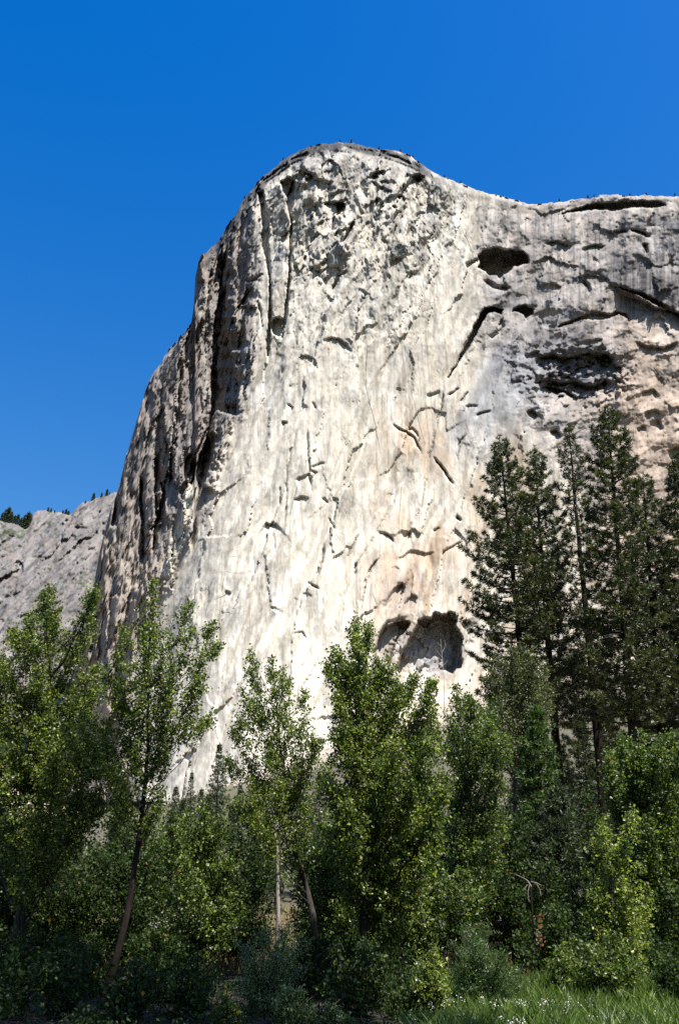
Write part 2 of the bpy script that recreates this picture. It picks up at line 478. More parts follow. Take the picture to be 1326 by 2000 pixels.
    roof([(470,478),(490,481),(512,476)], 2, 12); roof([(533,452),(547,455),(564,447)], 2, 12); roof([(533,468),(550,468),(566,464)], 2, 12)
    # ---- traced shapes of the deep recesses: (points in an enlarged view, its scale and corner)
    def traced(pts, sc, ox, oy, dep, soft=2.5, wob=2.5, slope=0.0, seed=1):
        pit([(ox + x / sc, oy + y / sc) for x, y in pts], dep, soft, slope, seed, wob)
    a_ = (2.652, 330, 260); b_ = (3.113, 900, 430); c_ = (3.227, 180, 480); e_ = (2.652, 826, 260)
    traced([(800,330),(770,420),(750,560),(765,700),(750,850),(745,1000),(720,1150),(690,1210),(640,1330),(600,1440),(610,1500),(650,1510),(665,1600),(680,1560),(720,1480),(745,1380),(755,1280),(740,1200),(760,1080),(800,1040),(840,1060),(915,1070),(925,960),(935,900),(900,760),(870,640),(850,540),(845,430),(850,330),(840,250)], *c_, 22, 3, 4, 0, 31)
    traced([(840,20),(800,120),(790,220),(810,330),(830,330),(830,200),(850,100)], *c_, 9, 3, 3, 0, 32)
    traced([(650,540),(640,620),(655,650),(680,600),(700,540),(720,470),(690,450),(670,500)], *c_, 9, 3, 3, 0, 33)
    traced([(890,400),(930,370),(966,310),(968,340),(930,390),(905,410)], *c_, 7, 2, 3, 0, 34)
    traced([(300,1460),(300,1700),(320,1780),(350,1790),(330,1700),(325,1600),(330,1480)], *c_, 12, 3, 4, 0, 35)
    traced([(420,1480),(440,1560),(410,1700),(390,1780),(450,1740),(465,1640),(470,1560),(450,1480)], *c_, 14, 3, 4, 0, 36)
    traced([(120,1700),(140,1650),(155,1640),(160,1700),(170,1770),(120,1770)], *c_, 10, 3, 3, 0, 37)
    traced([(500,1180),(515,1100),(525,1020),(535,1010),(525,1110),(515,1190)], *c_, 8, 2, 3, 0, 38)
    traced([(455,310),(475,400),(478,480),(474,560),(490,620),(505,680),(515,760),(518,850),(512,960),(500,1080),(505,1160),(520,1160),(530,1060),(535,950),(532,850),(530,760),(525,640),(515,590),(525,520),(520,440),(500,360),(490,300)], *a_, 15, 2, 3, 0, 41)
    traced([(645,230),(620,300),(605,360),(615,420),(628,470),(622,560),(620,640),(612,760),(600,880),(592,980),(580,1060),(592,1060),(612,960),(622,860),(632,740),(632,640),(636,540),(642,460),(638,400),(652,340),(660,260)], *a_, 13, 2, 3, 0, 42)
    traced([(535,960),(560,950),(595,960),(585,1050),(565,1062),(540,1040),(528,1010)], *a_, 14, 2, 2, 0, 43)
    traced([(570,250),(620,225),(650,240),(640,300),(610,345),(585,300)], *a_, 11, 4, 3, .3, 44)
    traced([(860,365),(900,350),(915,380),(905,420),(920,440),(900,445),(880,420),(865,440),(870,400)], *a_, 6, 2, 3, 0, 45)
    traced([(840,450),(865,420),(855,500),(835,520),(825,490)], *a_, 5, 2, 2, 0, 46)
    traced([(965,440),(950,500),(920,550),(890,575),(910,530),(940,470)], *a_, 5, 2, 2, 0, 47)
    traced([(905,720),(870,780),(835,850),(845,790),(880,730)], *a_, 4, 2, 2, 0, 48)
    traced([(690,190),(740,215),(770,235),(740,230),(700,220)], *a_, 5, 2, 3, .2, 49)
    traced([(1020,235),(1060,215),(1100,225),(1060,240)], *a_, 5, 2, 2, 0, 50); traced([(1240,215),(1300,210),(1326,230),(1290,255),(1255,235)], *a_, 6, 2, 3, 0, 51)
    traced([(1180,330),(1215,300),(1235,265),(1225,310),(1200,350)], *a_, 5, 2, 3, 0, 52); traced([(1145,370),(1180,380),(1190,395),(1160,390)], *a_, 4, 2, 2, 0, 53)
    traced([(440,870),(465,865),(480,920),(490,1000),(480,1010),(470,930),(455,890)], *a_, 5, 2, 2, 0, 54); traced([(440,745),(490,725),(490,735),(450,770),(425,775)], *a_, 4, 2, 3, 0, 55)
    traced([(145,530),(110,580),(75,650),(40,720),(0,800),(-30,870),(-85,955),(-80,965),(0,850),(50,780),(90,710),(130,630),(160,570),(200,555),(245,580),(255,545),(200,525)], *b_, 24, 2.5, 3, 0, 61)
    traced([(300,565),(340,520),(400,515),(440,540),(435,570),(400,610),(375,575),(330,560)], *b_, 13, 3, 4, 0, 62)
    traced([(575,665),(600,640),(680,600),(745,575),(790,550),(850,560),(900,570),(940,550),(1000,565),(1050,640),(1020,605),(960,575),(900,600),(810,610),(740,605),(640,640)], *b_, 6, 2, 3, 0, 63)
    traced([(910,400),(1000,430),(1080,460),(1180,520),(1326,590),(1326,560),(1200,490),(1100,440),(1000,410)], *b_, 11, 2, 4, 0, 64)
    traced([(235,610),(260,590),(245,640),(215,680),(185,710),(215,660)], *b_, 4, 2, 2, 0, 65)
    traced([(680,425),(780,395),(870,365),(980,355),(1100,348),(1230,352),(1265,378),(1180,390),(1090,388),(980,405),(900,398),(800,408)], *e_, 10, 2, 2.5, 0, 66)
    # ---- dome details
    roof([(598,325),(612,345),(630,350),(650,352)], 5, 26, 6)
    corner([(602,300),(592,318),(590,340),(604,352)], [10,14,10,6], 5, 20, -1)
    hollow(615, 318, 16, 26, 4, 0.5, .25, .2, 5)
    roof([(632,398),(650,396),(668,388),(680,380)], 4, 20); hollow(665, 410, 10, 17, 6, 0.1, .3, .3, 6)
    groove([(692,430),(677,464),(664,478)], 4, 6); groove([(652,425),(648,450)], 4, 5); groove([(612,400),(620,425)], 4, 4)
    groove([(667,518),(648,572)], 2.5, 4); groove([(690,390),(712,425)], 3, 4); groove([(720,430),(700,462)], 3, 4)
    roof([(596,535),(612,520),(624,528),(640,518),(660,522),(676,536)], 3.5, 16)
    roof([(720,338),(738,333),(752,328)], 6, 20); roof([(742,352),(755,350),(762,356)], 4, 14); roof([(792,338),(812,344),(830,352)], 6, 22)
    roof([(725,350),(745,362),(770,372)], 5, 20); groove([(735,365),(735,400)], 3, 4); groove([(775,385),(795,360),(828,345)], 4, 5)
    hollow(770, 396, 22, 16, 4, -.3, .3, .3, 7)
    groove([(668,285),(700,295),(735,300)], 3.0, 6); groove([(640,295),(690,300)], 3, 4)
    for off, dep, w in ((9, 7, 2.6), (17, 4, 2.2)):
        groove([(478,385 + off),(520,340 + off),(570,303 + off),(630,281 + off)], w, dep)
        groove([(690,279 + off),(760,294 + off),(820,318 + off)], w, dep * .8)
    groove([(880,350),(905,360),(918,372)], 5, 9); groove([(930,372),(945,376)], 4, 6)
    # ---- pale wall
    roof([(628,664),(645,659),(665,662),(680,672),(692,687)], 4, 46); roof([(580,694),(600,692),(615,700),(622,722)], 3, 40)
    for pts, w, dp in (([(764,827),(780,838),(793,843),(808,855),(816,872),(822,888)], 3, 6), ([(793,840),(806,836),(818,858)], 2.5, 4),
        ([(866,740),(862,794),(854,827),(835,894),(830,915)], 3, 4.5), ([(844,895),(859,909),(872,928),(886,947)], 3.4, 9),
        ([(898,757),(872,772)], 2.6, 5), ([(917,764),(895,788)], 2.2, 4), ([(908,796),(934,794)], 2.2, 4), ([(960,801),(928,814)], 2.6, 5), ([(910,845),(896,868),(892,900)], 2.4, 4.5),
        ([(745,1081),(732,1100),(721,1123),(712,1142),(700,1200)], 3, 7), ([(633,1060),(627,1100),(616,1135)], 3, 6), ([(600,1138),(625,1150)], 2.6, 5),
        ([(700,1042),(688,1070),(675,1096)], 3, 5), ([(697,1100),(690,1125)], 3, 6), ([(748,1040),(762,1048),(770,1060)], 2.5, 5), ([(860,1030),(846,1040)], 2.2, 4),
        ([(892,1008),(900,1018)], 3.5, 7), ([(600,832),(601,890),(606,926),(610,965)], 2.4, 5), ([(605,918),(618,925),(607,940)], 2.5, 4), ([(547,950),(545,985)], 2.2, 4),
        ([(534,1040),(537,1075)], 2, 3), ([(561,788),(570,795),(566,806)], 2.2, 4), ([(610,785),(618,800)], 2, 4), ([(640,1010),(655,1035)], 2, 3.5), ([(628,976),(642,984)], 2.2, 4), ([(607,915),(637,903)], 2, 3),
        ([(570,1240),(590,1236),(600,1250)], 2, 3), ([(905,1055),(860,1083)], 3, 5), ([(930,1040),(900,1080)], 3, 4), ([(806,1120),(800,1170)], 2.4, 4)):
        groove(pts, max(1.8, w * .6), dp * .8)
    for pts in ([(800,900),(772,962),(768,985),(735,1042),(724,1062),(696,1108),(690,1130),(662,1185)], [(580,826),(572,872),(566,880),(560,930),(553,1040)], [(845,895),(826,960),(820,990),(800,1030),(796,1050),(770,1110)]):
        groove(pts, 2.0, 2.2)
    for pts, h in (([(550,823),(560,824),(563,827)], 4), ([(520,1019),(528,1024),(534,1018)], 6), ([(575,935),(595,928),(608,922)], 3), ([(783,1041),(790,1041),(800,1039)], 3), ([(738,1035),(755,1040),(770,1055)], 3),
                   ([(436,1152),(445,1153),(453,1160)], 3), ([(570,975),(590,968),(605,972)], 3), ([(770,1095),(800,1075),(830,1080),(852,1075)], 3), ([(830,770),(845,765),(858,760)], 3)):
        roof(pts, h, 20, 2)
    rr = random.Random(5)
    def local(u, w):
        return max(0, np.searchsorted(us, u - w)), np.searchsorted(us, u + w)
    for _ in range(6):                                     # flakes and hair cracks
        u, v = rr.uniform(430, 990), rr.uniform(480, 1330)
        a = rr.gauss(1.2, .45); l = rr.uniform(5, 16) * (2.0 if rr.random() < .25 else 1)
        pts = [(u, v)]
        for k in range(4): pts.append((pts[-1][0] - l / 4 * math.cos(a + rr.gauss(0, .35)), pts[-1][1] + l / 4 * math.sin(a + rr.gauss(0, .35))))
        s0, s1 = local(u, 50)
        dd, sd, t = poly_dist(Uw[s0:s1], Vw[s0:s1], pts)
        fd_ = np.clip(np.minimum(t, 1 - t) * 3, 0, 1)
        if rr.random() < .45: D[s0:s1] -= rr.uniform(0.5, 1.8) * fd_ * np.exp(-(dd / rr.uniform(1.5, 1.9)) ** 2)
        else: D[s0:s1] -= np.where(sd > 0, 0, rr.uniform(.6, 2.4) * fd_ * np.clip(dd, 0, 1) * np.exp(-dd / rr.uniform(3, 12)))
    for _ in range(14):                                      # little roofs and shell-shaped edges
        u, v = rr.uniform(440, 1330), rr.uniform(330, 1320); l = rr.uniform(5, 26); c = rr.uniform(-.1, .45)
        if 560 < v and u < 470: continue
        sk = rr.uniform(-.5, .5)
        pts = [(u + l * t, v - c * l * 4 * t * (1 - t) * .5 + sk * l * t + rr.uniform(-.6, .6)) for t in (0, .25, .5, .75, 1)]
        s0, s1 = local(u + l / 2, 60)
        dd, sd, t = poly_dist(Uw[s0:s1], Vw[s0:s1], pts)
        h = rr.uniform(.4, 1.7) * (1.6 if u > 950 else 1)
        D[s0:s1] -= np.where(sd > 0, h * np.clip(np.minimum(t, 1 - t) * 4, 0, 1) * np.clip(dd, 0, 1) * np.exp(-dd / rr.uniform(6, 22)), 0)
    for _ in range(40):                                       # blocks of the broken dome
        u, v = rr.uniform(500, 840), rr.uniform(300, 560); l = rr.uniform(8, 26); sk = rr.uniform(-1.6, .5)
        pts = [(u + l * t, v + sk * l * t + rr.uniform(-1.5, 1.5)) for t in (0, .33, .66, 1)]
        s0, s1 = local(u + l / 2, 50)
        dd, sd, t = poly_dist(Uw[s0:s1], Vw[s0:s1], pts)
        D[s0:s1] -= np.where(sd > 0, rr.uniform(1.0, 4.0) * np.clip(np.minimum(t, 1 - t) * 4, 0, 1) * np.clip(dd, 0, 1) * np.exp(-dd / rr.uniform(4, 12)), 0)
    # ---- right wall
    pit([(932,499),(943,488),(964,483),(993,487),(1019,489),(1035,499),(1032,515),(1019,517),(1003,523),(993,533),(975,547),(966,542),(958,541),(945,533),(934,523)], 27, 4, 0, 1, 6)
    pass
    # long dark overhanging corner: the pale wall up-left of it stands proud
    groove([(984,625),(972,650),(955,662)], 4, 5)
    roof([(1184,550),(1210,560),(1233,570),(1252,582),(1282,600),(1330,614),(1420,640)], 13, 60, 4)
    roof([(1205,568),(1228,576),(1250,582)], 4, 10, 2)
    groove([(1228,449),(1250,454),(1269,465)], 3, 7); groove([(1200,455),(1225,452)], 2.5, 4); groove([(1258,475),(1262,497)], 4, 7)
    roof([(1240,664),(1258,675),(1293,680),(1326,664)], 7, 30, 2.5)
    groove([(940,545),(965,560),(1000,566)], 4, 5); roof([(905,514),(920,508),(932,500)], 5, 14)
    roof([(1130,488),(1160,478),(1185,482)], 4, 20); roof([(1060,475),(1090,470),(1120,478)], 4, 20); roof([(1120,542),(1150,536),(1185,545)], 3, 25)
    groove([(1135,545),(1148,560),(1150,575)], 3, 5)
    # the dark broken overhang
    roof([(1040,700),(1075,690),(1110,696),(1150,684),(1190,690),(1212,720)], 13, 30, 6)
    roof([(1046,740),(1070,736),(1090,746),(1120,742),(1150,752),(1185,738),(1210,752)], 14, 26, 6)
    roof([(1040,762),(1065,752),(1100,762),(1130,776),(1160,770)], 13, 16, 4)
    pit([(1041,751),(1054,735),(1093,732),(1125,719),(1157,700),(1189,687),(1208,709),(1212,751),(1202,783),(1176,770),(1157,780),(1106,774),(1067,767)], 9, 8, .2, 4, 14); hollow(1050, 705, 30, 16, 5, .5, .3, .5, 15)
    rough = np.exp(-(((U - 1130) / 105) ** 2 + ((V - 735) / 62) ** 2) ** 2)
    fg, eg = facets((Uw + .3 * Vw) / 15, Vw / 9, 83, 1.8)
    D += rough * (fg * 5 + fe * 2.5)
    roof([(1025,804),(1040,800),(1055,812)], 8, 16, 3); roof([(1072,842),(1085,838),(1100,852)], 8, 16, 3); roof([(1085,728),(1110,716),(1130,726)], 4, 10)
    for pts in ([(1250,765),(1275,762),(1290,775)], [(1255,805),(1280,800),(1298,812)], [(1283,815),(1298,838)], [(1205,800),(1225,815)], [(1240,838),(1258,830)], [(1225,880),(1245,905)], [(1300,880),(1326,870)]):
        roof(pts, 4.5, 18, 2)
    # ---- the alcoves at the foot
    pit([(806,1232),(818,1210),(830,1203),(842,1206),(850,1196),(872,1199),(881,1194),(894,1210),(892,1222),(904,1246),(900,1283),(903,1300),(884,1317),(866,1310),(852,1316),(835,1318),(800,1322),(772,1312),(778,1288),(790,1262)], 32, 3, 0, 2, 5)
    pit([(728,1275),(738,1245),(752,1222),(768,1214),(786,1210),(803,1214),(796,1232),(782,1246),(772,1262),(764,1284),(756,1310),(735,1310)], 18, 4, 0, 3, 4)
    alc = np.exp(-(((U - 830) / 75) ** 2 + ((V - 1262) / 60) ** 2) ** 3)
    D += alc * (plates((U + .4 * V + wc) / 24, (V - .3 * U + we) / 30, 231, 5.0, 6.0, 5.0) + plates((U + wc) / 10, (V + we) / 12, 233, 1.5, 2.0, 1.5))
    corner([(899,1215),(912,1240),(905,1262)], [14,18,8], 8)
    hollow(772, 1166, 12, 30, 6, 0.55, .3, .25, 18); hollow(800, 1180, 10, 22, 5, 0.6, .3, .25, 19)
    corner([(790,1140),(768,1172),(750,1192)], [14,12,6], 6, 30, -1)
    groove([(735,1250),(760,1215),(800,1205)], 3, 4)

    # ---- write it out
    edge = sstep(0, 4, d)
    P = at(U, V, Yb - np.clip(D, -130, 60) * edge)

    # ---- albedo
    warm = np.array([0.625, 0.582, 0.495]); grey = np.array([0.30, 0.285, 0.28]); brown = np.array([0.225, 0.20, 0.185])
    dark = np.array([0.07, 0.07, 0.08]); tan = np.array([0.46, 0.335, 0.225]); blue = np.array([0.33, 0.34, 0.355]); pink = np.array([0.47, 0.375, 0.30])
    cloud = fbm(U / 60, V / 90, 4, 121)
    C = np.repeat(warm[None, None, :], NU, 0) * np.ones((NU, NV, 1))
    def mixc(m, c):
        nonlocal C
        m = np.clip(m, 0, 1)[..., None]; C = C * (1 - m) + np.asarray(c) * m
    mixc(0.20 * sstep(-.2, .5, cloud), (0.40, 0.395, 0.375))
    streak = fbm(U / 7, V / 190, 4, 131, 0.65); streak2 = fbm(U / 3.2, V / 120, 3, 137, 0.7)
    low = sstep(640, 900, V) * sstep(640, 830, U)
    mixc(0.7 * low * sstep(-.15, .4, fbm(U / 55, V / 130, 4, 141)), tan)
    mixc(0.6 * low * sstep(0.0, .4, streak), (0.50, 0.33, 0.19))
    mixc(0.6 * sstep(600, 700, V) * sstep(980, 800, U) * sstep(500, 640, U) * sstep(.12, .5, streak), (0.50, 0.40, 0.26))
    mixc(0.6 * np.exp(-(((U - 785) / 75) ** 2 + ((V - 1130) / 80) ** 2)) * sstep(-.3, .3, streak + .2), (0.46, 0.27, 0.15))
    mixc(0.45 * sstep(.15, .5, fbm(U / 5, V / 240, 3, 143)) * sstep(820, 900, U) * sstep(720, 800, V), (0.36, 0.35, 0.34))
    mixc(0.75 * dome * sstep(-.35, .25, fbm(U / 40, V / 50, 4, 151) - .2 + .35 * sstep(420, 300, V)), (0.40, 0.385, 0.37))
    mixc(0.5 * dome * sstep(.1, .5, streak), grey)
    mixc(0.5 * np.exp(-(((U - 700) / 55) ** 2 + ((V - 510) / 45) ** 2)) * sstep(-.2, .3, cloud), grey)
    mixc(0.6 * sstep(60, 5, U - bx) * sstep(-.05, .35, fbm((U + V * .45) / 11, (V - U * .4) / 110, 4, 133)) * sstep(760, 860, V), (0.42, 0.345, 0.26))
    mixc(.75 * white * sstep(.05, .35, fbm(U / 4.5, V / 150, 4, 191, .65)) * sstep(-.2, .3, fbm(U / 80, V / 140, 2, 192)), (0.34, 0.325, 0.295))
    mixc(.4 * white * sstep(.1, .45, fbm(U / 26, V / 60, 4, 193)), (0.42, 0.40, 0.36))
    mixc(.5 * white * sstep(.15, .45, fbm(U / 18, V / 60, 4, 194)), (0.62, 0.57, 0.47))
    # east wall
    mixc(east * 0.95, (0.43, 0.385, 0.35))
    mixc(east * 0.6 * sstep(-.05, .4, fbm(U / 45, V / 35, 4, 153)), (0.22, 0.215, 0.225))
    mixc(east * 0.95 * sstep(580, 760, V + (1326 - U) * .35) * sstep(1120, 1240, U + wu * 4), pink)
    mixc(east * 0.5 * sstep(0.0, .4, streak) * sstep(560, 640, V) * sstep(1050, 1120, U), (0.40, 0.27, 0.18))
    bl = sstep(640, 700, V) * sstep(1110, 1000, U + .2 * (V - 700)) * sstep(-20, 20, U - (1010 - (V - 600) * .55)) * sstep(930, 800, V)
    mixc(bl * .85, blue)
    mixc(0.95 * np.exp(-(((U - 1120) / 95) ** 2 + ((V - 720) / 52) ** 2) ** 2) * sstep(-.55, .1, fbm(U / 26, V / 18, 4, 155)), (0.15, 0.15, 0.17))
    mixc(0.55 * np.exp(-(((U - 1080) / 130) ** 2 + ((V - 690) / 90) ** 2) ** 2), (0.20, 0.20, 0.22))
    mixc(.18 * east * sstep(980, 1050, U) * sstep(720, 620, V) * sstep(400, 450, V) * sstep(-.3, .2, fbm(U / 50, V / 40, 3, 195)), (0.20, 0.195, 0.20))
    mixc(.22 * sstep(1130, 1200, U) * sstep(610, 560, V) * sstep(400, 450, V), (0.15, 0.148, 0.155))
    bs = sstep(0.0, .35, streak + .25 * streak2)
    mixc(0.9 * bs * sstep(960, 1060, U) * sstep(395, 430, V) * sstep(660, 580, V) , (0.14, 0.14, 0.155))
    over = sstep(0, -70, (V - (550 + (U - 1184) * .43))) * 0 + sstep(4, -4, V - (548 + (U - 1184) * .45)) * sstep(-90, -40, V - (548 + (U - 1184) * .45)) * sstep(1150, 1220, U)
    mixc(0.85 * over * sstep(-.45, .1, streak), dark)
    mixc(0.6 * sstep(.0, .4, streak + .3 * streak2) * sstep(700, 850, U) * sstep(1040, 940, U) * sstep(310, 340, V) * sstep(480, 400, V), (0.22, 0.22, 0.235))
    mixc(0.75 * np.exp(-(((U - 980) / 75) ** 2 + ((V - 580) / 40) ** 2) ** 2) * sstep(-.4, .2, cloud), (0.22, 0.215, 0.215))
    # west side
    mixc(west * 0.95, brown)
    mixc(west * 0.6 * sstep(.0, .45, fbm(U / 12, V / 90, 4, 161)), (0.37, 0.33, 0.29))
    mixc(west * 0.7 * sstep(.0, .45, fbm(U / 9, V / 120, 4, 163)), (0.125, 0.12, 0.125))
    mixc(west * 0.45 * sstep(1010, 1080, V), (0.42, 0.36, 0.30))
    mixc(west * 0.35 * sstep(.1, .5, fbm(U / 6, V / 150, 3, 165)), (0.40, 0.23, 0.12))
    mixc(0.8 * np.exp(-(((U - 490) / 22) ** 2 + ((V - 720) / 60) ** 2) ** 2) * sstep(-.4, .2, cloud), (0.32, 0.315, 0.315))
    # lichen-dark slabs on the skyline
    mixc(0.5 * sstep(30, 12, d) * sstep(430, 470, U) * sstep(840, 760, U), (0.22, 0.215, 0.21))
    rim = sstep(20, 11, d) * sstep(385, 430, U) * (1 - .7 * sstep(800, 900, U)) * sstep(-.45, .0, fbm(U / 22, d / 7, 3, 171) + .1)
    mixc(0.95 * rim, (0.055, 0.054, 0.058))
    mixc(.75 * K * (white + dome + .7 * east), (0.20, 0.17, 0.14))
    sd_, _, _ = poly_dist(U, V, [(375, 955), (362, 1020), (326, 1115)])
    mixc(.9 * sstep(16, 9, sd_ + wu * .7), (0.58, 0.535, 0.45))
    # alcove walls
    mixc(0.8 * np.exp(-(((U - 850) / 62) ** 2 + ((V - 1262) / 62) ** 2) ** 3), (0.33, 0.335, 0.36))  # blue-grey of the recess's shade mixed into the rock colour
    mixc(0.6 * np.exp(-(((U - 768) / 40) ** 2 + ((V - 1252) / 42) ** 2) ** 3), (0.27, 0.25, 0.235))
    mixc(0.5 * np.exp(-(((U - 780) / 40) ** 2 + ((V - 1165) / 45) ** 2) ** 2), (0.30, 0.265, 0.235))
    def slab(n, k, seed): return h2(np.floor(n * k + .5), np.floor(n * 0), seed) - .5
    tone = white * (.40 * slab(nA, 7, 241) + .26 * slab(nB, 4, 243)) + east * .32 * slab(nC, 7, 245) + .16 * dome * slab(nB, 4, 247)
    C = C * (1 + tone)[..., None] * (1 + tone[..., None] * np.array([-.10, .0, .16]))
    C *= (1 + 0.10 * fbm(U / 5, V / 7, 3, 181) + 0.07 * streak2)[..., None]
    C = np.clip(C * 0.60, 0.02, 0.46)

    BR = np.clip(.95 * west + .9 * dome + white * (.24 + .5 * patch * calm + .14 * patch2) + east * (.55 + .35 * patch), 0, 1) * np.clip(1 + .8 * fbm(U / 40, V / 60, 3, 251), .25, 1.5)
    # ---- the top runs on behind the skyline as a real plateau
    tops = []
    for dy, dz in ((4, 1.0), (14, 2.0), (60, -3.0), (260, -60.0), (500, -400.0)):
        q = P[:, 0, :].copy(); q[:, 1] += dy; q[:, 2] += dz; tops.append(q)
    PP = np.concatenate([np.stack(tops[::-1], 1), P], 1); CC = np.concatenate([np.repeat(C[:, :1], len(tops), 1), C], 1); BB = np.concatenate([np.repeat(BR[:, :1], len(tops), 1), BR], 1)
    nu, nv = PP.shape[:2]
    idx = np.arange(nu * nv).reshape(nu, nv)
    F = np.stack([idx[:-1, :-1], idx[:-1, 1:], idx[1:, 1:], idx[1:, :-1]], -1).reshape(-1, 4)
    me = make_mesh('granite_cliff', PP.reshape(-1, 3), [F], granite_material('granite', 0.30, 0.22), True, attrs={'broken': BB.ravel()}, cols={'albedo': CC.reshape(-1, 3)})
    o = link('granite_cliff', me)
    tag(o, 'huge pale granite cliff with a domed top and shadowed corners', 'cliff', kind='structure')
    return o

build_cliff()
# ----------------------------------------------------------------------------
# the ridge beyond the cliff, on the left
# ----------------------------------------------------------------------------
RIDGE_TOP = np.array([(-160,1016),(-60,1014),(0,1014),(30,1021),(52,1030),(58,1022),(66,1004),(76,997),(100,998),(126,1003),(140,1005),(150,992),(160,983),(178,976),(200,968),(226,961),(280,955)], float)

def build_ridge():
    NU, NV = 230, 190
    us = np.linspace(-150, 276, NU)
    topv = np.interp(us, RIDGE_TOP[:, 0], RIDGE_TOP[:, 1]) + 2.0 * gnoise(us / 6, us * 0 + .5, 9)
    f = np.linspace(0, 1, NV)
    U = np.repeat(us[:, None], NV, 1); V = topv[:, None] + (1420 - topv[:, None]) * f[None, :]
    d = V - topv[:, None]
    Yb = 1330 - 0.20 * (U - 0) - 0.75 * (V - 960) + 24 * (1 - np.sqrt(np.clip(1 - np.clip(1 - d / 26, 0, 1) ** 2, 0, 1)))
    Uw = U + 8 * fbm(U / 30, V / 30, 3, 401); Vw = V + 8 * fbm(U / 30, V / 30, 3, 402)
    s = (Uw + Vw * 0.55); t = (Vw - Uw * .6)
    fa, _ = facets(s / 22, t / 60, 411, 1.6); fb, _ = facets(s / 10, t / 24, 413, 1.6); fc, _ = facets(s / 5, t / 9, 415, 1.6)
    def terrace(n, k, e=.1):
        x = n * k; i = np.floor(x)
        return (i + sstep(.5 - e, .5 + e, x - i)) / k
    wc = 7 * fbm(U / 14, V / 14, 3, 441)
    bb = .67 * U + .74 * V; aa = -.74 * U + .67 * V
    D = plates((bb + wc) / 17, (aa + wc) / 75, 443, 6.0, 8.0, 6.0) + plates((bb + wc * .6) / 7, (aa + wc) / 30, 445, 2.2, 2.6, 1.8) + 3 * terrace(fbm(bb / 30, aa / 110, 3, 431), 7) + 0.5 * fbm(U / 6, V / 8, 3, 419)
    for (cx, cy, rx, ry, dep) in ((36, 1110, 11, 15, 9), (160, 1033, 12, 4, 4), (180, 1074, 8, 4, 4), (76, 1090, 16, 4, 3), (150, 1030, 6, 3, 3)):
        x, y = (U - cx) / rx, (V - cy) / ry
        D -= dep * sstep(1.1, .8, np.sqrt(x * x + y * y))
    P = at(U, V, Yb - D * sstep(0, 8, d))
    C = np.ones((NU, NV, 3)) * np.array([0.26, 0.24, 0.23])
    def mixc(m, c):
        nonlocal C
        m = np.clip(m, 0, 1)[..., None]; C = C * (1 - m) + np.asarray(c) * m
    mixc(.8 * sstep(-.1, .35, fbm(s / 18, t / 50, 4, 421)), (0.34, 0.325, 0.31))
    mixc(.85 * sstep(-.05, .35, fbm(bb / 7, aa / 60, 4, 423)), (0.155, 0.145, 0.15))
    mixc(.4 * sstep(.1, .4, fbm(U / 40, V / 30, 3, 425)), (0.30, 0.235, 0.205))
    mixc(.85 * sstep(.22, .42, fbm(U / 13, V / 9, 4, 427) + .25 * np.exp(-((U - 165) / 40) ** 2 - ((V - 1135) / 25) ** 2) + .45 * np.exp(-((U - 20) / 35) ** 2 - ((V - 1040) / 14) ** 2)), (0.075, 0.10, 0.05))
    C *= (1 + .12 * fbm(U / 4, V / 5, 3, 429))[..., None]
    tops = []
    for dy, dz in ((6, 1), (40, -2), (200, -60), (400, -400)):
        q = P[:, 0].copy(); q[:, 1] += dy; q[:, 2] += dz; tops.append(q)
    PP = np.concatenate([np.stack(tops[::-1], 1), P], 1); CC = np.concatenate([np.repeat(C[:, :1], len(tops), 1), C], 1)
    nu, nv = PP.shape[:2]; idx = np.arange(nu * nv).reshape(nu, nv)
    F = np.stack([idx[:-1, :-1], idx[:-1, 1:], idx[1:, 1:], idx[1:, :-1]], -1).reshape(-1, 4)
    o = link('ridge', make_mesh('ridge', PP.reshape(-1, 3), [F], bpy.data.materials['granite'], True, attrs={'broken': np.full(PP.shape[0] * PP.shape[1], .9)}, cols={'albedo': np.clip(CC * .50, .02, .5).reshape(-1, 3)}))
    tag(o, 'lower broken grey rock ridge left of the big cliff', 'ridge', kind='structure')
build_ridge()

# ----------------------------------------------------------------------------
# ground: meadow rising gently, then the talus slope to the foot of the cliff
# ----------------------------------------------------------------------------
def ground_z(x, y):
    x = np.asarray(x, float); y = np.asarray(y, float)
    z = np.interp(y, [-400, 0, 8, 20, 35, 60, 100, 200, 400, 650, 740, 1600], [0, 0, 0.05, 0.75, 2.05, 3.8, 7.4, 24, 72, 138, 165, 420])
    far = sstep(140, 700, y)
    z = z + far * np.clip((x - 0) * 0.36, -60, 75)
    z = z + 0.10 * gnoise(x / 5, y / 5, 501) * np.clip(y / 10, 0.2, 1) + 0.5 * sstep(40, 90, y) * gnoise(x / 17, y / 17, 503) + 5 * far * fbm(x / 60, y / 60, 3, 505)
    return z

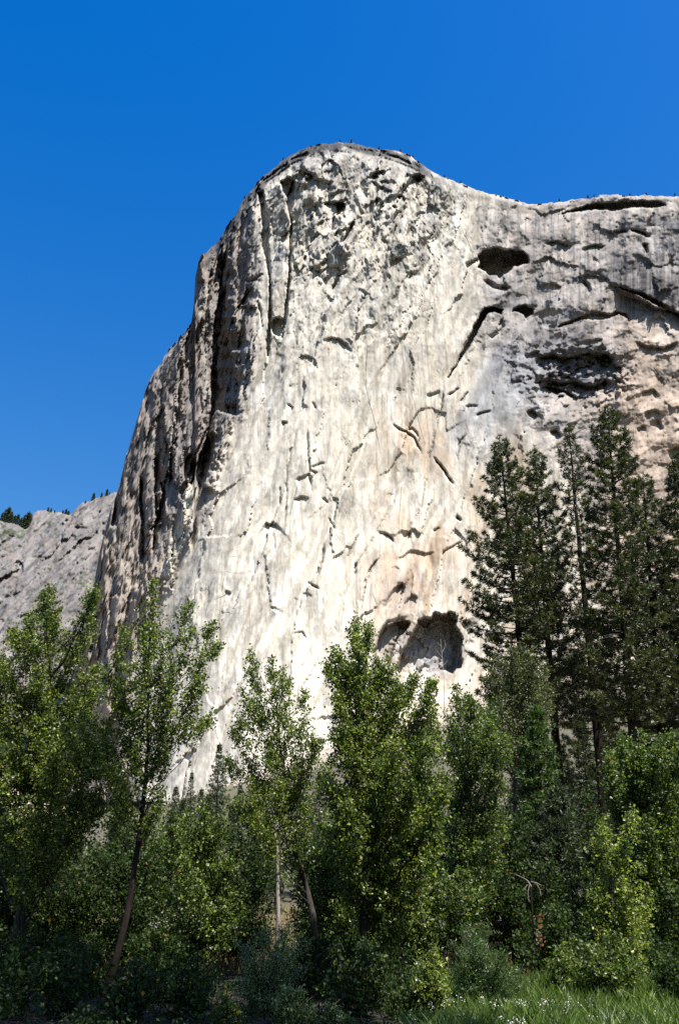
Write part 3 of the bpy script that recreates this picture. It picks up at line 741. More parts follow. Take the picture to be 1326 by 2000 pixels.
def build_ground():
    ys = np.concatenate([np.linspace(-300, 0, 12)[:-1], np.linspace(0, 12, 14)[:-1], np.linspace(12, 60, 120)[:-1], 60 * (1650 / 60) ** np.linspace(0, 1, 170)])
    th = np.linspace(-1, 1, 161)
    half = 60 + np.abs(ys) * 0.95
    X = th[None, :] * half[:, None]; Y = np.repeat(ys[:, None], 161, 1)
    Z = ground_z(X, Y)
    C = np.ones(X.shape + (3,)) * np.array([0.022, 0.018, 0.012])  # leaf-litter soil darkened further to stand in for the trees' shade
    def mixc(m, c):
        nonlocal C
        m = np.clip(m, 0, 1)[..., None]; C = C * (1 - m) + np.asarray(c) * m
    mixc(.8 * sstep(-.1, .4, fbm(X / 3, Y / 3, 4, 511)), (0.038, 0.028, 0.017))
    mixc(sstep(31, 38, Y + 3 * gnoise(X / 6, Y / 6, 513)) * sstep(120, 85, Y), (0.20, 0.15, 0.075))
    mixc(.6 * sstep(34, 40, Y) * sstep(0, .4, fbm(X / 8, Y / 8, 3, 515)) * sstep(120, 90, Y), (0.14, 0.13, 0.045))
    mixc(sstep(28, 25, Y) * sstep(1.0, 2.5, X + gnoise(X / 3, Y / 3, 517)), (0.035, 0.06, 0.018))
    mixc(sstep(90, 140, Y), (0.11, 0.10, 0.06))
    mixc(sstep(430, 620, Y + 60 * fbm(X / 40, Y / 60, 3, 519)), (0.52, 0.45, 0.37))
    idx = np.arange(X.size).reshape(X.shape)
    F = np.stack([idx[:-1, :-1], idx[:-1, 1:], idx[1:, 1:], idx[1:, :-1]], -1).reshape(-1, 4)
    m, nt, p, out = new_mat('soil')
    a = N(nt, 'ShaderNodeAttribute', attribute_name='albedo')
    tc = N(nt, 'ShaderNodeTexCoord'); n1 = N(nt, 'ShaderNodeTexNoise'); n1.inputs['Scale'].default_value = 6; n1.inputs['Detail'].default_value = 9; n1.inputs['Roughness'].default_value = .7
    nt.links.new(tc.outputs['Object'], n1.inputs['Vector'])
    r = ramp(nt, [(0.3, (.5, .5, .5)), (.7, (1.35, 1.3, 1.25))]); nt.links.new(n1.outputs['Fac'], r.inputs[0])
    mx = N(nt, 'ShaderNodeMix', data_type='RGBA', blend_type='MULTIPLY'); mx.inputs[0].default_value = 1
    nt.links.new(a.outputs['Color'], mx.inputs[6]); nt.links.new(r.outputs[0], mx.inputs[7]); nt.links.new(mx.outputs[2], p.inputs['Base Color'])
    p.inputs['Roughness'].default_value = .95
    b = N(nt, 'ShaderNodeBump'); b.inputs['Strength'].default_value = .8; b.inputs['Distance'].default_value = .08
    nt.links.new(n1.outputs['Fac'], b.inputs['Height']); nt.links.new(b.outputs[0], p.inputs['Normal'])
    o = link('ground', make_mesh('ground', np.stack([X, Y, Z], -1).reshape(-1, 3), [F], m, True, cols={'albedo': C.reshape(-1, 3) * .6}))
    tag(o, 'dark forest floor and dry meadow rising to the talus slope', 'ground', kind='structure')
build_ground()

# ----------------------------------------------------------------------------
# vegetation materials
# ----------------------------------------------------------------------------
def leaf_material(name, dark, mid, light, rough=.42, trans=.35, spec=.5):
    dark, mid, light = (tuple(c * w for c in q) for q, w in ((dark, .55), (mid, .72), (light, 1.0)))
    m, nt, p, out = new_mat(name)
    a = N(nt, 'ShaderNodeAttribute', attribute_name='tint')
    r = ramp(nt, [(0.0, dark), (.5, mid), (.84, light), (.965, tuple(min(1, c * 1.3) for c in light)), (1.0, (0.24, 0.13, 0.025))])
    nt.links.new(a.outputs['Fac'], r.inputs[0]); nt.links.new(r.outputs[0], p.inputs['Base Color'])
    p.inputs['Roughness'].default_value = rough; p.inputs['Specular IOR Level'].default_value = spec
    tr = N(nt, 'ShaderNodeBsdfTranslucent')
    g = N(nt, 'ShaderNodeMix', data_type='RGBA', blend_type='MULTIPLY'); g.inputs[0].default_value = 1; g.inputs[7].default_value = (1.5, 1.7, .6, 1)
    nt.links.new(r.outputs[0], g.inputs[6]); nt.links.new(g.outputs[2], tr.inputs['Color'])
    ms = N(nt, 'ShaderNodeMixShader'); ms.inputs[0].default_value = trans
    nt.links.new(p.outputs[0], ms.inputs[1]); nt.links.new(tr.outputs[0], ms.inputs[2]); nt.links.new(ms.outputs[0], out.inputs[0])
    return m

def bark_material(name, c1, c2, scale=9):
    c1, c2 = (tuple(c * .6 for c in q) for q in (c1, c2))
    m, nt, p, out = new_mat(name)
    tc = N(nt, 'ShaderNodeTexCoord'); mp = N(nt, 'ShaderNodeMapping'); mp.inputs['Scale'].default_value = (1, 1, .22)
    nt.links.new(tc.outputs['Object'], mp.inputs[0])
    n1 = N(nt, 'ShaderNodeTexNoise'); n1.inputs['Scale'].default_value = scale; n1.inputs['Detail'].default_value = 8; n1.inputs['Roughness'].default_value = .7
    nt.links.new(mp.outputs[0], n1.inputs['Vector'])
    r = ramp(nt, [(.3, c1), (.68, c2)]); nt.links.new(n1.outputs['Fac'], r.inputs[0]); nt.links.new(r.outputs[0], p.inputs['Base Color'])
    p.inputs['Roughness'].default_value = .9; p.inputs['Specular IOR Level'].default_value = .1
    b = N(nt, 'ShaderNodeBump'); b.inputs['Strength'].default_value = 1; b.inputs['Distance'].default_value = .04
    nt.links.new(n1.outputs['Fac'], b.inputs['Height']); nt.links.new(b.outputs[0], p.inputs['Normal'])
    return m

M = {
    'poplar': leaf_material('poplar_leaf', (0.044, 0.066, 0.011), (0.092, 0.130, 0.020), (0.235, 0.265, 0.065), .42, .45, .42),
    'poplar2': leaf_material('cottonwood_leaf', (0.036, 0.060, 0.013), (0.072, 0.112, 0.021), (0.175, 0.215, 0.055), .42, .42, .42),
    'shade': leaf_material('shade_dark_leaf', (0.014, 0.026, 0.007), (0.026, 0.048, 0.011), (0.062, 0.095, 0.025), .5, .4, .2),  # dark leaf copy: shade of the lower foliage put into its colour
    'oak': leaf_material('oak_leaf', (0.045, 0.056, 0.020), (0.080, 0.096, 0.034), (0.14, 0.155, 0.065), .5, .3, .4),
    'willow': leaf_material('willow_leaf', (0.050, 0.085, 0.034), (0.095, 0.145, 0.058), (0.18, 0.23, 0.105), .45, .3, .5),
    'willow2': leaf_material('green_willow_leaf', (0.030, 0.065, 0.014), (0.065, 0.125, 0.026), (0.13, 0.20, 0.055), .42, .4, .5),
    'lime': leaf_material('dogwood_leaf', (0.06, 0.09, 0.024), (0.12, 0.165, 0.048), (0.24, 0.27, 0.11), .45, .35, .45),
    'pine': leaf_material('pine_needle', (0.020, 0.030, 0.007), (0.046, 0.060, 0.012), (0.13, 0.135, 0.028), .45, .2, .5),
    'cedar': leaf_material('cedar_spray', (0.034, 0.062, 0.014), (0.064, 0.110, 0.022), (0.11, 0.165, 0.036), .5, .25, .4),
    'fir': leaf_material('fir_spray', (0.022, 0.035, 0.013), (0.042, 0.062, 0.021), (0.075, 0.10, 0.034), .5, .2, .4),
    'grass': leaf_material('grass_blade', (0.040, 0.072, 0.011), (0.072, 0.126, 0.018), (0.13, 0.18, 0.034), .5, .35, .4),
    'straw': leaf_material('dry_grass_blade', (0.12, 0.09, 0.04), (0.20, 0.15, 0.065), (0.28, 0.22, 0.10), .6, .3, .3),
    'bark': bark_material('grey_bark', (0.022, 0.018, 0.014), (0.095, 0.08, 0.066)),
    'dark_bark': bark_material('dark_bark', (0.010, 0.008, 0.006), (0.038, 0.028, 0.022)),  # bark near black: crown shade on the trunks put into its colour
    'dead': bark_material('dead_wood', (0.20, 0.17, 0.14), (0.46, 0.41, 0.35), 14),
    'red_wood': bark_material('split_wood', (0.10, 0.045, 0.022), (0.30, 0.15, 0.08), 14),
}
def plain(name, c, rough=.7):
    m, nt, p, out = new_mat(name)
    tc = N(nt, 'ShaderNodeTexCoord'); n1 = N(nt, 'ShaderNodeTexNoise'); n1.inputs['Scale'].default_value = 30
    nt.links.new(tc.outputs['Object'], n1.inputs['Vector'])
    r = ramp(nt, [(.3, tuple(x * .75 for x in c)), (.7, c)]); nt.links.new(n1.outputs['Fac'], r.inputs[0]); nt.links.new(r.outputs[0], p.inputs['Base Color'])
    p.inputs['Roughness'].default_value = rough
    return m
M['white_flower'] = plain('white_flower', (0.52, 0.51, 0.44)); M['yellow_flower'] = plain('yellow_flower', (0.50, 0.32, 0.025)); M['boulder'] = plain('boulder_rock', (0.32, 0.30, 0.28), .9)

# ----------------------------------------------------------------------------
# plant builders
# ----------------------------------------------------------------------------
class Tubes:
    """tapered tubes gathered into one mesh"""
    def __init__(self): self.v = []; self.f = []; self.n = 0
    def add(self, pts, rad, k=6):
        pts = np.asarray(pts, float); rad = np.asarray(rad, float); n = len(pts)
        t = np.gradient(pts, axis=0); t /= np.linalg.norm(t, axis=1)[:, None] + 1e-9
        ref = np.where(np.abs(t[:, 2:3]) > .9, np.array([[1., 0, 0]]), np.array([[0., 0, 1]]))
        a = np.cross(t, ref); a /= np.linalg.norm(a, axis=1)[:, None] + 1e-9; b = np.cross(t, a)
        ang = np.linspace(0, 2 * np.pi, k, endpoint=False)
        ring = pts[:, None, :] + rad[:, None, None] * (np.cos(ang)[None, :, None] * a[:, None, :] + np.sin(ang)[None, :, None] * b[:, None, :])
        self.v.append(ring.reshape(-1, 3))
        i = np.arange(n - 1)[:, None] * k; j = np.arange(k)[None, :]; j2 = (j + 1) % k
        self.f.append((np.stack([i + j, i + j2, i + k + j2, i + k + j], -1).reshape(-1, 4) + self.n))
        self.n += n * k
    def mesh(self, name, mat, origin=(0, 0, 0)):
        return make_mesh(name, np.concatenate(self.v) - np.asarray(origin), [np.concatenate(self.f)], mat, True)

def unit(a):
    return a / (np.linalg.norm(a, axis=-1, keepdims=True) + 1e-9)

def leaf_quads(c, size, rg, aspect=.75, up=.35, droop=.4):
    """one folded four-cornered leaf per centre"""
    n = len(c)
    nr = unit(rg.normal(size=(n, 3)) + np.array([0, 0, up]))
    t = rg.normal(size=(n, 3)) + np.array([0, 0, -droop]); t = unit(t - (t * nr).sum(1, keepdims=True) * nr)
    b = np.cross(nr, t)
    s = size * rg.uniform(.5, 1.3, (n, 1)); w = s * aspect
    v = np.stack([c - t * s * .5, c + b * w * .5 + nr * s * .10 - t * s * .08, c + t * s * .55, c - b * w * .5 + nr * s * .10 - t * s * .08], 1).reshape(-1, 3)
    f = np.arange(n * 4).reshape(n, 4)
    return v, f

def needles(c, dirs, rg, n=14, length=.2, width=.03, spread=1.0):
    """tufts of needle blades"""
    k = len(c)
    d = unit(unit(dirs)[:, None, :] * .7 + spread * unit(rg.normal(size=(k, n, 3))))
    s = rg.normal(size=(k, n, 3)); s = unit(np.cross(d, s))
    L = length * rg.uniform(.7, 1.2, (k, n, 1))
    c = c[:, None, :]
    v = np.stack([c + s * width * .55 + d * L * .15, c + d * L, c - s * width * .55 + d * L * .15], 2).reshape(-1, 3)
    return v, np.arange(k * n * 3).reshape(-1, 3)

def curve3(a, c, b, n=8):
    t = np.linspace(0, 1, n)[:, None]
    return (1 - t) ** 2 * a + 2 * t * (1 - t) * c + t * t * b

def resample(pts, n):
    pts = np.asarray(pts, float); L = np.concatenate([[0], np.cumsum(np.linalg.norm(np.diff(pts, axis=0), axis=1))])
    q = np.linspace(0, L[-1], n)
    return np.stack([np.interp(q, L, pts[:, k]) for k in range(3)], 1)

def thing(name, loc, label, cat, group=None):
    o = bpy.data.objects.new(name, None); COL.objects.link(o); o.location = loc
    o.empty_display_size = .3
    return tag(o, label, cat, group)

TREE_COUNT = 0
def leafy(name, label, cat, Y, trunk_px, lobes, r0, leaf=.085, mat='poplar', bark='bark', dens=1.0, depth=1.0, group=None, seed=None, limb_parts=4, tint=0.0, aspect=.75, extra=1, yellow=.004, droop=.4, bare=0):
    """broadleaf tree: trunk traced upwards, every lobe a limb with its spray of twigs and leaves
       lobes: (tip px, tip py, radius px[, start t on trunk])"""
    global TREE_COUNT
    TREE_COUNT += 1
    rg = np.random.default_rng(seed if seed is not None else 1000 + TREE_COUNT)
    base = at(*trunk_px[0], Y); gz = float(ground_z(base[0], Y))
    tr = [at(px, py, Y + (0 if i == 0 else rg.normal() * .12)) for i, (px, py) in enumerate(trunk_px)]
    # root on the ground
    if tr[0][2] > gz: tr = [np.array([tr[0][0], Y, gz - .1])] + tr
    else: tr[0][2] = gz - .1
    T = resample(tr, 26); T[1:-1] += rg.normal(size=(24, 3)) * r0 * .10
    origin = np.array([T[0][0], T[0][1], gz])
    root = thing(name, origin, label, cat, group)
    H = T[-1][2] - gz
    tube = Tubes(); s = np.linspace(0, 1, 26)
    tube.add(T, r0 * (1.0 - .86 * s) * (1 + .5 * np.exp(-s * 26)), 9)
    link('trunk', tube.mesh('trunk', M[bark], origin), root)
    px2m = Y / FPX * 1.1
    tw = Tubes(); LV = []; LT = []; cents = []
    limbs = []
    full = []
    for lb in lobes:
        px, py, rp = lb[:3]; st = lb[3] if len(lb) > 3 else None
        full.append((px, py, rp, st, rg.uniform(-.35, .35) * depth))
        for k in range(extra):
            full.append((px + rg.uniform(-.4, .4) * rp, py + rg.uniform(.1, 1.0) * rp, rp * rg.uniform(.7, 1.0), None, rg.choice([-1, 1]) * rg.uniform(.45, 1.1) * depth))
    for (px, py, rp, st, dy) in full:
        rad = rp * px2m
        tip = at(px, py, Y + dy)
        # leave the trunk below the tip, lower the further out it reaches
        out = abs(tip[0] - np.interp(tip[2], T[:, 2], T[:, 0])) + abs(tip[1] - Y)
        zs = tip[2] - rad * 1.4 - out * rg.uniform(.55, .95)
        zs = np.clip(zs, gz + .10 * H, gz + .93 * H)
        a = np.array([np.interp(zs, T[:, 2], T[:, k]) for k in range(3)])
        c = a * .45 + tip * .55; c[2] = a[2] * .72 + tip[2] * .28; c += rg.normal(size=3) * rad * .18
        ax = curve3(a, c, tip, 12); ax[1:-1] += rg.normal(size=(10, 3)) * .02
        Ln = np.linalg.norm(tip - a)
        rr_ = np.clip(r0 * .30 * (Ln / (H + .1)) ** .5, .012, r0 * .5)
        limbs.append((rr_, ax))
        # twigs
        nt_ = int(np.clip((18 + 34 * Ln * rad) * dens, 10, 90))
        lo = max(.12, 1 - (rad * 3.0) / (Ln + 1e-6))
        tt = lo + (1 - lo) * rg.uniform(0, 1, nt_) ** .85
        o = np.stack([np.interp(tt * 11, np.arange(12), ax[:, k]) for k in range(3)], 1)
        axd = unit(ax[-1] - ax[5])
        d = unit(unit(rg.normal(size=(nt_, 3))) + axd * .55 + np.array([0, 0, .25]))
        prof = .35 + .75 * np.sin(np.pi * np.clip((tt - lo) / (1 - lo) * .86 + .10, 0, 1))
        ln = rad * prof * rg.uniform(.45, 1.12, nt_)
        for i in range(nt_):
            e = o[i] + d[i] * ln[i]; m_ = (o[i] + e) / 2 + rg.normal(size=3) * ln[i] * .08
            if i % 3 == 0: tw.add([o[i], m_, e] if dens > .7 else [o[i], e], [.010, .007, .003] if dens > .7 else [.010, .003], 3)
            nl = int(max(3, ln[i] / (leaf * .22) * rg.uniform(.6, 1.2) * dens)) + 2
            q = rg.uniform(.15, 1.06, (nl, 1))
            cents.append((1 - q) ** 2 * o[i] + 2 * q * (1 - q) * m_ + q * q * e + rg.normal(size=(nl, 3)) * leaf * .85)
    limbs.sort(key=lambda q: -q[0])
    for i, (r_, ax) in enumerate(limbs):
        rad_ = r_ * (1 - .85 * np.linspace(0, 1, 12))
        if i < limb_parts:
            t1 = Tubes(); t1.add(ax, rad_, 7); link('limb', t1.mesh('limb', M[bark], origin), root)
        else: tw.add(ax, rad_, 5)
    if bare:
        for _ in range(bare):
            i = rg.integers(len(limbs)); p0 = limbs[i][1][6]; e = p0 + unit(rg.normal(size=3) + np.array([0, -.6, -.2])) * rg.uniform(.5, 1.2)
            tw.add([p0, (p0 + e) / 2 + rg.normal(size=3) * .1, e], [.016, .011, .005], 4)
    c = np.concatenate(cents)
    c = c[c[:, 2] > gz + .05]
    v, f = leaf_quads(c, leaf, rg, aspect, droop=droop)
    # colour belongs to the leaf: one tint each, drifting a little from spray to spray
    ti = np.clip(rg.normal(.42 + tint, .27, len(c)) + .12 * gnoise(c[:, 0] * 1.3, c[:, 2] * 1.3, 7), 0, .95)
    ti = np.where(rg.uniform(size=len(c)) < yellow, 1.0, ti)
    link('twigs', tw.mesh('twigs', M[bark], origin), root)['kind'] = 'stuff'
    cr = link('crown', make_mesh('crown', v - origin, [f], M[mat], False, {'tint': np.repeat(ti, 4)}), root)
    cr['kind'] = 'stuff'
    return root

def conifer_parts(H, rg, profile, kind='pine', bare=.25, dens=1.0, r0=.3, lean=(0, 0), tuft=.2, per=14, width=.03, step=.38, irregular=.25):
    """returns trunk tube, limb tubes and needle arrays; profile(h) -> half width at relative height"""
    tr = Tubes(); z = np.linspace(0, H, 18)
    wob = np.stack([lean[0] * z / H, lean[1] * z / H, z], 1); wob[1:, :2] += np.cumsum(rg.normal(size=(17, 2)) * .02, 0)
    tr.add(wob, r0 * (1 - .93 * z / H) * (1 + .5 * np.exp(-z * 1.5)), 9)
    br = Tubes(); C = []; Dr = []
    h = bare * H
    while h < H * .985:
        rel = h / H; W = profile(rel)
        nb = max(3, int(round((5.0 if kind == 'pine' else 7) * (.7 + .6 * rg.uniform()))))
        ph0 = rg.uniform(0, 6.28)
        c0 = np.array([np.interp(h, z, wob[:, 0]), np.interp(h, z, wob[:, 1]), h])
        for b in range(nb):
            ph = ph0 + 2 * np.pi * b / nb + rg.normal() * .3
            L = W * rg.uniform(1 - irregular * 1.6, 1 + irregular)
            if L < .08: L = .08
            rise = (.75 * rel - .28) if kind == 'pine' else (.25 * rel - .32)
            d = np.array([math.cos(ph), math.sin(ph), rise + rg.normal() * .12]); d /= np.linalg.norm(d)
            e = c0 + d * L; m_ = c0 + d * L * .55 + np.array([0, 0, -.10 * L])
            e[2] += .16 * L if kind == 'pine' else -.02 * L
            p = curve3(c0, m_, e, 6)
            br.add(p, np.linspace(max(.012, .05 * L / 3), .006, 6), 4)
            nt_ = max(3, int(L / (.078 if kind == 'pine' else .10) * dens))
            t = 1 - rg.uniform(0, .85, nt_) ** 1.35 * .95
            t[0] = 1.0
            q = np.stack([np.interp(t * 5, np.arange(6), p[:, k]) for k in range(3)], 1)
            side = np.cross(d, [0, 0, 1.]); side /= np.linalg.norm(side) + 1e-9
            sw = rg.uniform(-1, 1, nt_) * (.10 + .28 * L * (1.05 - t)) * (1 if kind == 'pine' else 1.2)
            q = q + side * sw[:, None] + d * np.abs(sw)[:, None] * .6 + np.array([0, 0, 1.]) * (rg.uniform(0, .12, nt_) if kind == 'pine' else rg.uniform(-.1, .04, nt_))[:, None]
            C.append(q)
            up = np.array([0, 0, .9]) if kind == 'pine' else np.array([0, 0, -.1])
            Dr.append(np.repeat((d + up)[None], nt_, 0) + side * np.sign(sw)[:, None] * .5)
        h += step * rg.uniform(.7, 1.3) * (1.15 - .4 * rel)
    C.append(wob[-1:] + np.array([[0, 0, .02]])); Dr.append(np.array([[0, 0, 1.]]))
    C = np.concatenate(C); Dr = np.concatenate(Dr)
    v, f = needles(C, Dr, rg, per, tuft, width, .95 if kind == 'pine' else .8)
    ti = np.repeat(np.clip(rg.normal(.42, .16, len(C)), 0, .93), per) + rg.normal(size=len(C) * per) * .08
    return tr, br, v, f, np.repeat(np.clip(ti, 0, .95), 3)

def conifer(name, label, cat, loc, H, seed, profile, mat='pine', bark='dark_bark', group=None, brown=0, **kw):
    rg = np.random.default_rng(seed)
    tr, br, v, f, ti = conifer_parts(H, rg, profile, **kw)
    if brown:
        per = kw.get('per', 14) * 3; nT = len(ti) // per
        for k in rg.choice(nT, brown, replace=False): ti[k * per:(k + 1) * per] = 1.0
    root = thing(name, loc, label, cat, group)
    link('trunk', tr.mesh('trunk', M[bark]), root)
    b_ = link('branches', br.mesh('branches', M[bark]), root); b_['kind'] = 'stuff'
    c_ = link('crown', make_mesh('crown', v, [f], M[mat], False, {'tint': ti}), root); c_['kind'] = 'stuff'
    return root

def copy_thing(src, loc, rz=0.0, sc=1.0, label=None, group=None):
    r = src.copy(); COL.objects.link(r); r.location = loc; r.rotation_euler = (0, 0, rz); r.scale = (sc, sc, sc)
    if label: r['label'] = label
    if group: r['group'] = group
    for ch in src.children:
        c = ch.copy(); COL.objects.link(c); c.parent = r
    return r
# ----------------------------------------------------------------------------
# tall pines on the right
# ----------------------------------------------------------------------------
def pine_at(tx, ty, bx, Y, widths, label, seed, **kw):
    """top pixel, foot column, distance; widths: (photo row, half width px) pairs"""
    top = at(tx, ty, Y); ft = at(bx, 1860, Y); gz = float(ground_z(ft[0], Y))
    H = float(top[2] - gz); base = np.array([ft[0], Y, gz - .05])
    rows = np.array([w[0] for w in widths], float); hw = np.array([w[1] for w in widths], float)
    zz = np.array([at(tx, r, Y)[2] for r in rows]); rel = (zz - gz) / H; o = np.argsort(rel)
    prof = lambda r: float(np.interp(r, rel[o], hw[o])) * Y / FPX * .97
    return conifer('pine_tree', label, 'pine tree', base, H, seed, prof, lean=(float(top[0] - ft[0]), 0.0), r0=H * .0125, group='tall pines on the right', tuft=.25, width=.042, per=13, **kw)

pine_at(972, 853, 1068, 50, [(853, 4), (900, 26), (950, 40), (1000, 58), (1050, 72), (1100, 92), (1200, 108), (1300, 104), (1380, 90), (1450, 60)], 'tall dark pine at the left end of the row of tall pines', 31, bare=.40, brown=3, step=.40)
pine_at(1040, 872, 1118, 55, [(872, 4), (920, 28), (980, 44), (1060, 58), (1150, 66), (1250, 72), (1350, 70), (1450, 50)], 'tall pine close behind the leftmost tall pine and a little shorter', 32, bare=.38, brown=3, step=.42)
pine_at(1108, 828, 1208, 52, [(828, 3), (870, 18), (920, 30), (980, 40), (1050, 42), (1150, 45), (1250, 60), (1350, 70), (1450, 60)], 'slender pine with a thin see-through crown between thicker pines', 33, bare=.36, dens=.72, irregular=.4, step=.46)
pine_at(1180, 795, 1268, 47, [(795, 4), (850, 34), (900, 46), (960, 58), (1020, 62), (1100, 76), (1200, 84), (1300, 90), (1400, 84), (1470, 50)], 'tallest pine whose top rises above all the others', 34, bare=.36, step=.38)
pine_at(1252, 925, 1322, 53, [(925, 4), (970, 26), (1030, 44), (1100, 56), (1200, 70), (1300, 80), (1420, 76), (1500, 50)], 'shorter pine just right of the tallest pine', 35, bare=.32, step=.40)
pine_at(1322, 884, 1410, 50, [(884, 4), (930, 26), (980, 38), (1050, 50), (1150, 66), (1300, 84), (1430, 70)], 'pine cut off by the right edge of the picture', 36, bare=.32, step=.40)
pine_at(1150, 1190, 1205, 66, [(1190, 4), (1240, 30), (1300, 44), (1370, 56), (1450, 66), (1550, 64)], 'shorter pine filling the gap behind the slender and tallest pines', 37, bare=.2, step=.5)
pine_at(1290, 1110, 1350, 64, [(1110, 4), (1180, 40), (1260, 60), (1350, 76), (1450, 84), (1550, 70)], 'dense short pine low behind the pines at the right edge', 38, bare=.2, step=.5)

# very tall pines standing beside the camera; their crowns shade the ground under the left-hand trees
_p = conifer('pine_tree', 'very tall pine beside the camera, nearest to the view', 'pine tree', np.array([5.6, 4.0, 0.0]), 48.0, 39, (lambda r: 3.6 * min(1, (1 - r) * 2.2) * (.6 + .4 * math.sin(r * 9))), r0=.45, bare=.42, step=.55, tuft=.34, width=.07, per=10, dens=.6)
_p['group'] = 'very tall pines beside the camera'
for k, (x, y, sc) in enumerate([(9.4, 4.2, 1.0), (12.8, 3.6, .96), (7.6, 6.6, .97)]):
    copy_thing(_p, (x, y, 0), 1.3 + k * 2.2, sc, ['very tall pine beside the camera, second from the view', 'very tall pine beside the camera, farthest to the right', 'very tall pine beside the camera, closest to the trees'][k])

# ----------------------------------------------------------------------------
# cedar and dark fir in front of them
# ----------------------------------------------------------------------------
def cone_at(name, cat, tx, ty, bx, by, Y, hwmax, label, seed, mat, **kw):
    top = at(tx, ty, Y); ft = at(bx, by, Y); gz = float(ground_z(ft[0], Y)); H = float(top[2] - gz)
    W = hwmax * Y / FPX * 1.08
    prof = lambda r: W * (1 - r) ** .85 / (1 - .12) ** .85
    return conifer(name, label, cat, np.array([ft[0], Y, gz - .05]), H, seed, prof, mat=mat, kind='fir', lean=(float(top[0] - ft[0]), 0), r0=H * .014, **kw)
cone_at('cedar_tree', 'cedar tree', 1048, 1366, 1075, 1880, 37, 86, 'bright green pointed cedar standing below the tall pines', 41, 'cedar', bare=.06, step=.19, tuft=.17, per=12, width=.042, dens=1.5)
cone_at('fir_tree', 'fir tree', 1082, 1530, 1062, 1880, 33, 105, 'dull olive fir with loose drooping branches in front of the cedar', 42, 'fir', bare=.1, step=.22, tuft=.2, per=12, width=.036, dens=1.4, irregular=.4)

# ----------------------------------------------------------------------------
# poplars and other broadleaf trees
# ----------------------------------------------------------------------------
leafy('poplar_tree', 'big leafy poplar at the left edge with two pointed tops', 'poplar tree', 27,
      [(15, 2000), (45, 1770), (78, 1570), (95, 1400), (100, 1240)],
      [(95,1148,26), (108,1190,34), (190,1150,18), (175,1195,28), (60,1205,26), (28,1230,26), (5,1280,36), (150,1260,42), (75,1270,46), (-30,1310,44), (60,1350,60), (150,1350,56), (192,1300,28),
       (10,1420,62), (105,1450,66), (175,1450,50), (35,1530,60), (150,1560,46), (-30,1500,50), (80,1620,40), (190,1540,36)], .19, .076, 'poplar', 'bark', 1.0, 1.5, seed=11)
leafy('poplar_tree', 'open poplar with a dark forked trunk against the pale cliff', 'poplar tree', 25,
      [(196, 2010), (226, 1880), (254, 1760), (272, 1640), (283, 1540), (290, 1470), (288, 1380), (292, 1260), (296, 1180)],
      [(299,1132,14), (303,1170,28), (290,1215,38), (320,1235,32), (376,1178,16), (368,1225,28), (421,1216,14), (410,1258,22), (435,1255,12), (236,1224,16), (232,1262,30), (345,1290,42), (280,1300,46), (210,1310,40), (400,1318,28),
       (240,1370,46), (320,1370,44), (385,1380,26), (200,1410,40), (415,1395,22), (165,1390,30), (250,1455,34), (330,1452,20), (225,1510,28), (315,1530,18), (345,1420,30), (130,1420,22), (180,1450,34), (140,1350,20), (250,1550,22), (300,1580,16)], .092, .074, 'poplar', 'dark_bark', .78, 1.2, seed=12, limb_parts=8)
leafy('poplar_tree', 'middle poplar with several small pointed tops and a leaning bare trunk', 'poplar tree', 28,
      [(618, 1830), (600, 1740), (575, 1660), (562, 1560), (550, 1480), (540, 1380), (535, 1330)],
      [(487,1270,12), (484,1305,20), (531,1284,13), (532,1318,24), (552,1304,11), (567,1324,14), (566,1360,24), (600,1348,12), (600,1385,22), (474,1345,20), (454,1420,16), (505,1370,36), (555,1405,36),
       (610,1432,30), (478,1470,34), (530,1455,44), (585,1480,36), (630,1440,20), (490,1530,36), (545,1545,36), (640,1490,16), (465,1390,18), (440,1480,18), (460,1560,26), (600,1560,26), (510,1600,34), (570,1610,30)], .105, .074, 'poplar', 'bark', .78, 1.2, seed=13, limb_parts=5, bare=6)
leafy('poplar_tree', 'tall thick poplar in the centre reaching up beside the cave', 'poplar tree', 24,
      [(700, 2005), (712, 1850), (720, 1600), (714, 1450), (706, 1310)],
      [(690,1211,16), (718,1216,14), (700,1250,30), (655,1264,24), (640,1298,18), (690,1300,44), (740,1285,40), (765,1300,34), (810,1318,22), (848,1328,14), (780,1345,46), (835,1370,36), (665,1340,32),
       (710,1380,56), (790,1420,56), (850,1430,44), (650,1405,26), (680,1450,48), (750,1490,56), (830,1510,56), (640,1520,34), (700,1570,56), (780,1590,56), (850,1600,46), (650,1620,44), (730,1680,50), (820,1690,50), (870,1520,36)],
      .16, .074, 'poplar', 'dark_bark', 1.05, 1.4, seed=14, limb_parts=5, yellow=.006)
leafy('poplar_tree', 'leafy poplar right of centre with bare twigs and orange leaves', 'poplar tree', 30,
      [(905, 1850), (898, 1700), (905, 1550), (915, 1420)],
      [(890,1340,22), (915,1360,36), (960,1378,36), (875,1400,38), (940,1430,46), (992,1440,30), (900,1470,50), (965,1500,40), (880,1540,46), (935,1575,44), (980,1590,32), (900,1640,46), (950,1670,40), (870,1690,36)],
      .14, .078, 'poplar2', 'bark', .9, 1.4, seed=15, yellow=.012, bare=14)
leafy('oak_tree', 'rounded greyish olive oak below the leftmost tall pine', 'oak tree', 41,
      [(1010, 1860), (1005, 1600), (1008, 1420), (1010, 1340)],
      [(1005,1256,20), (1035,1265,28), (970,1285,30), (1065,1295,24), (1010,1300,44), (950,1330,26), (1050,1335,40), (985,1360,46), (1030,1390,44), (945,1385,26), (1075,1350,20)], .17, .09, 'oak', 'bark', .8, 1.6, seed=16)
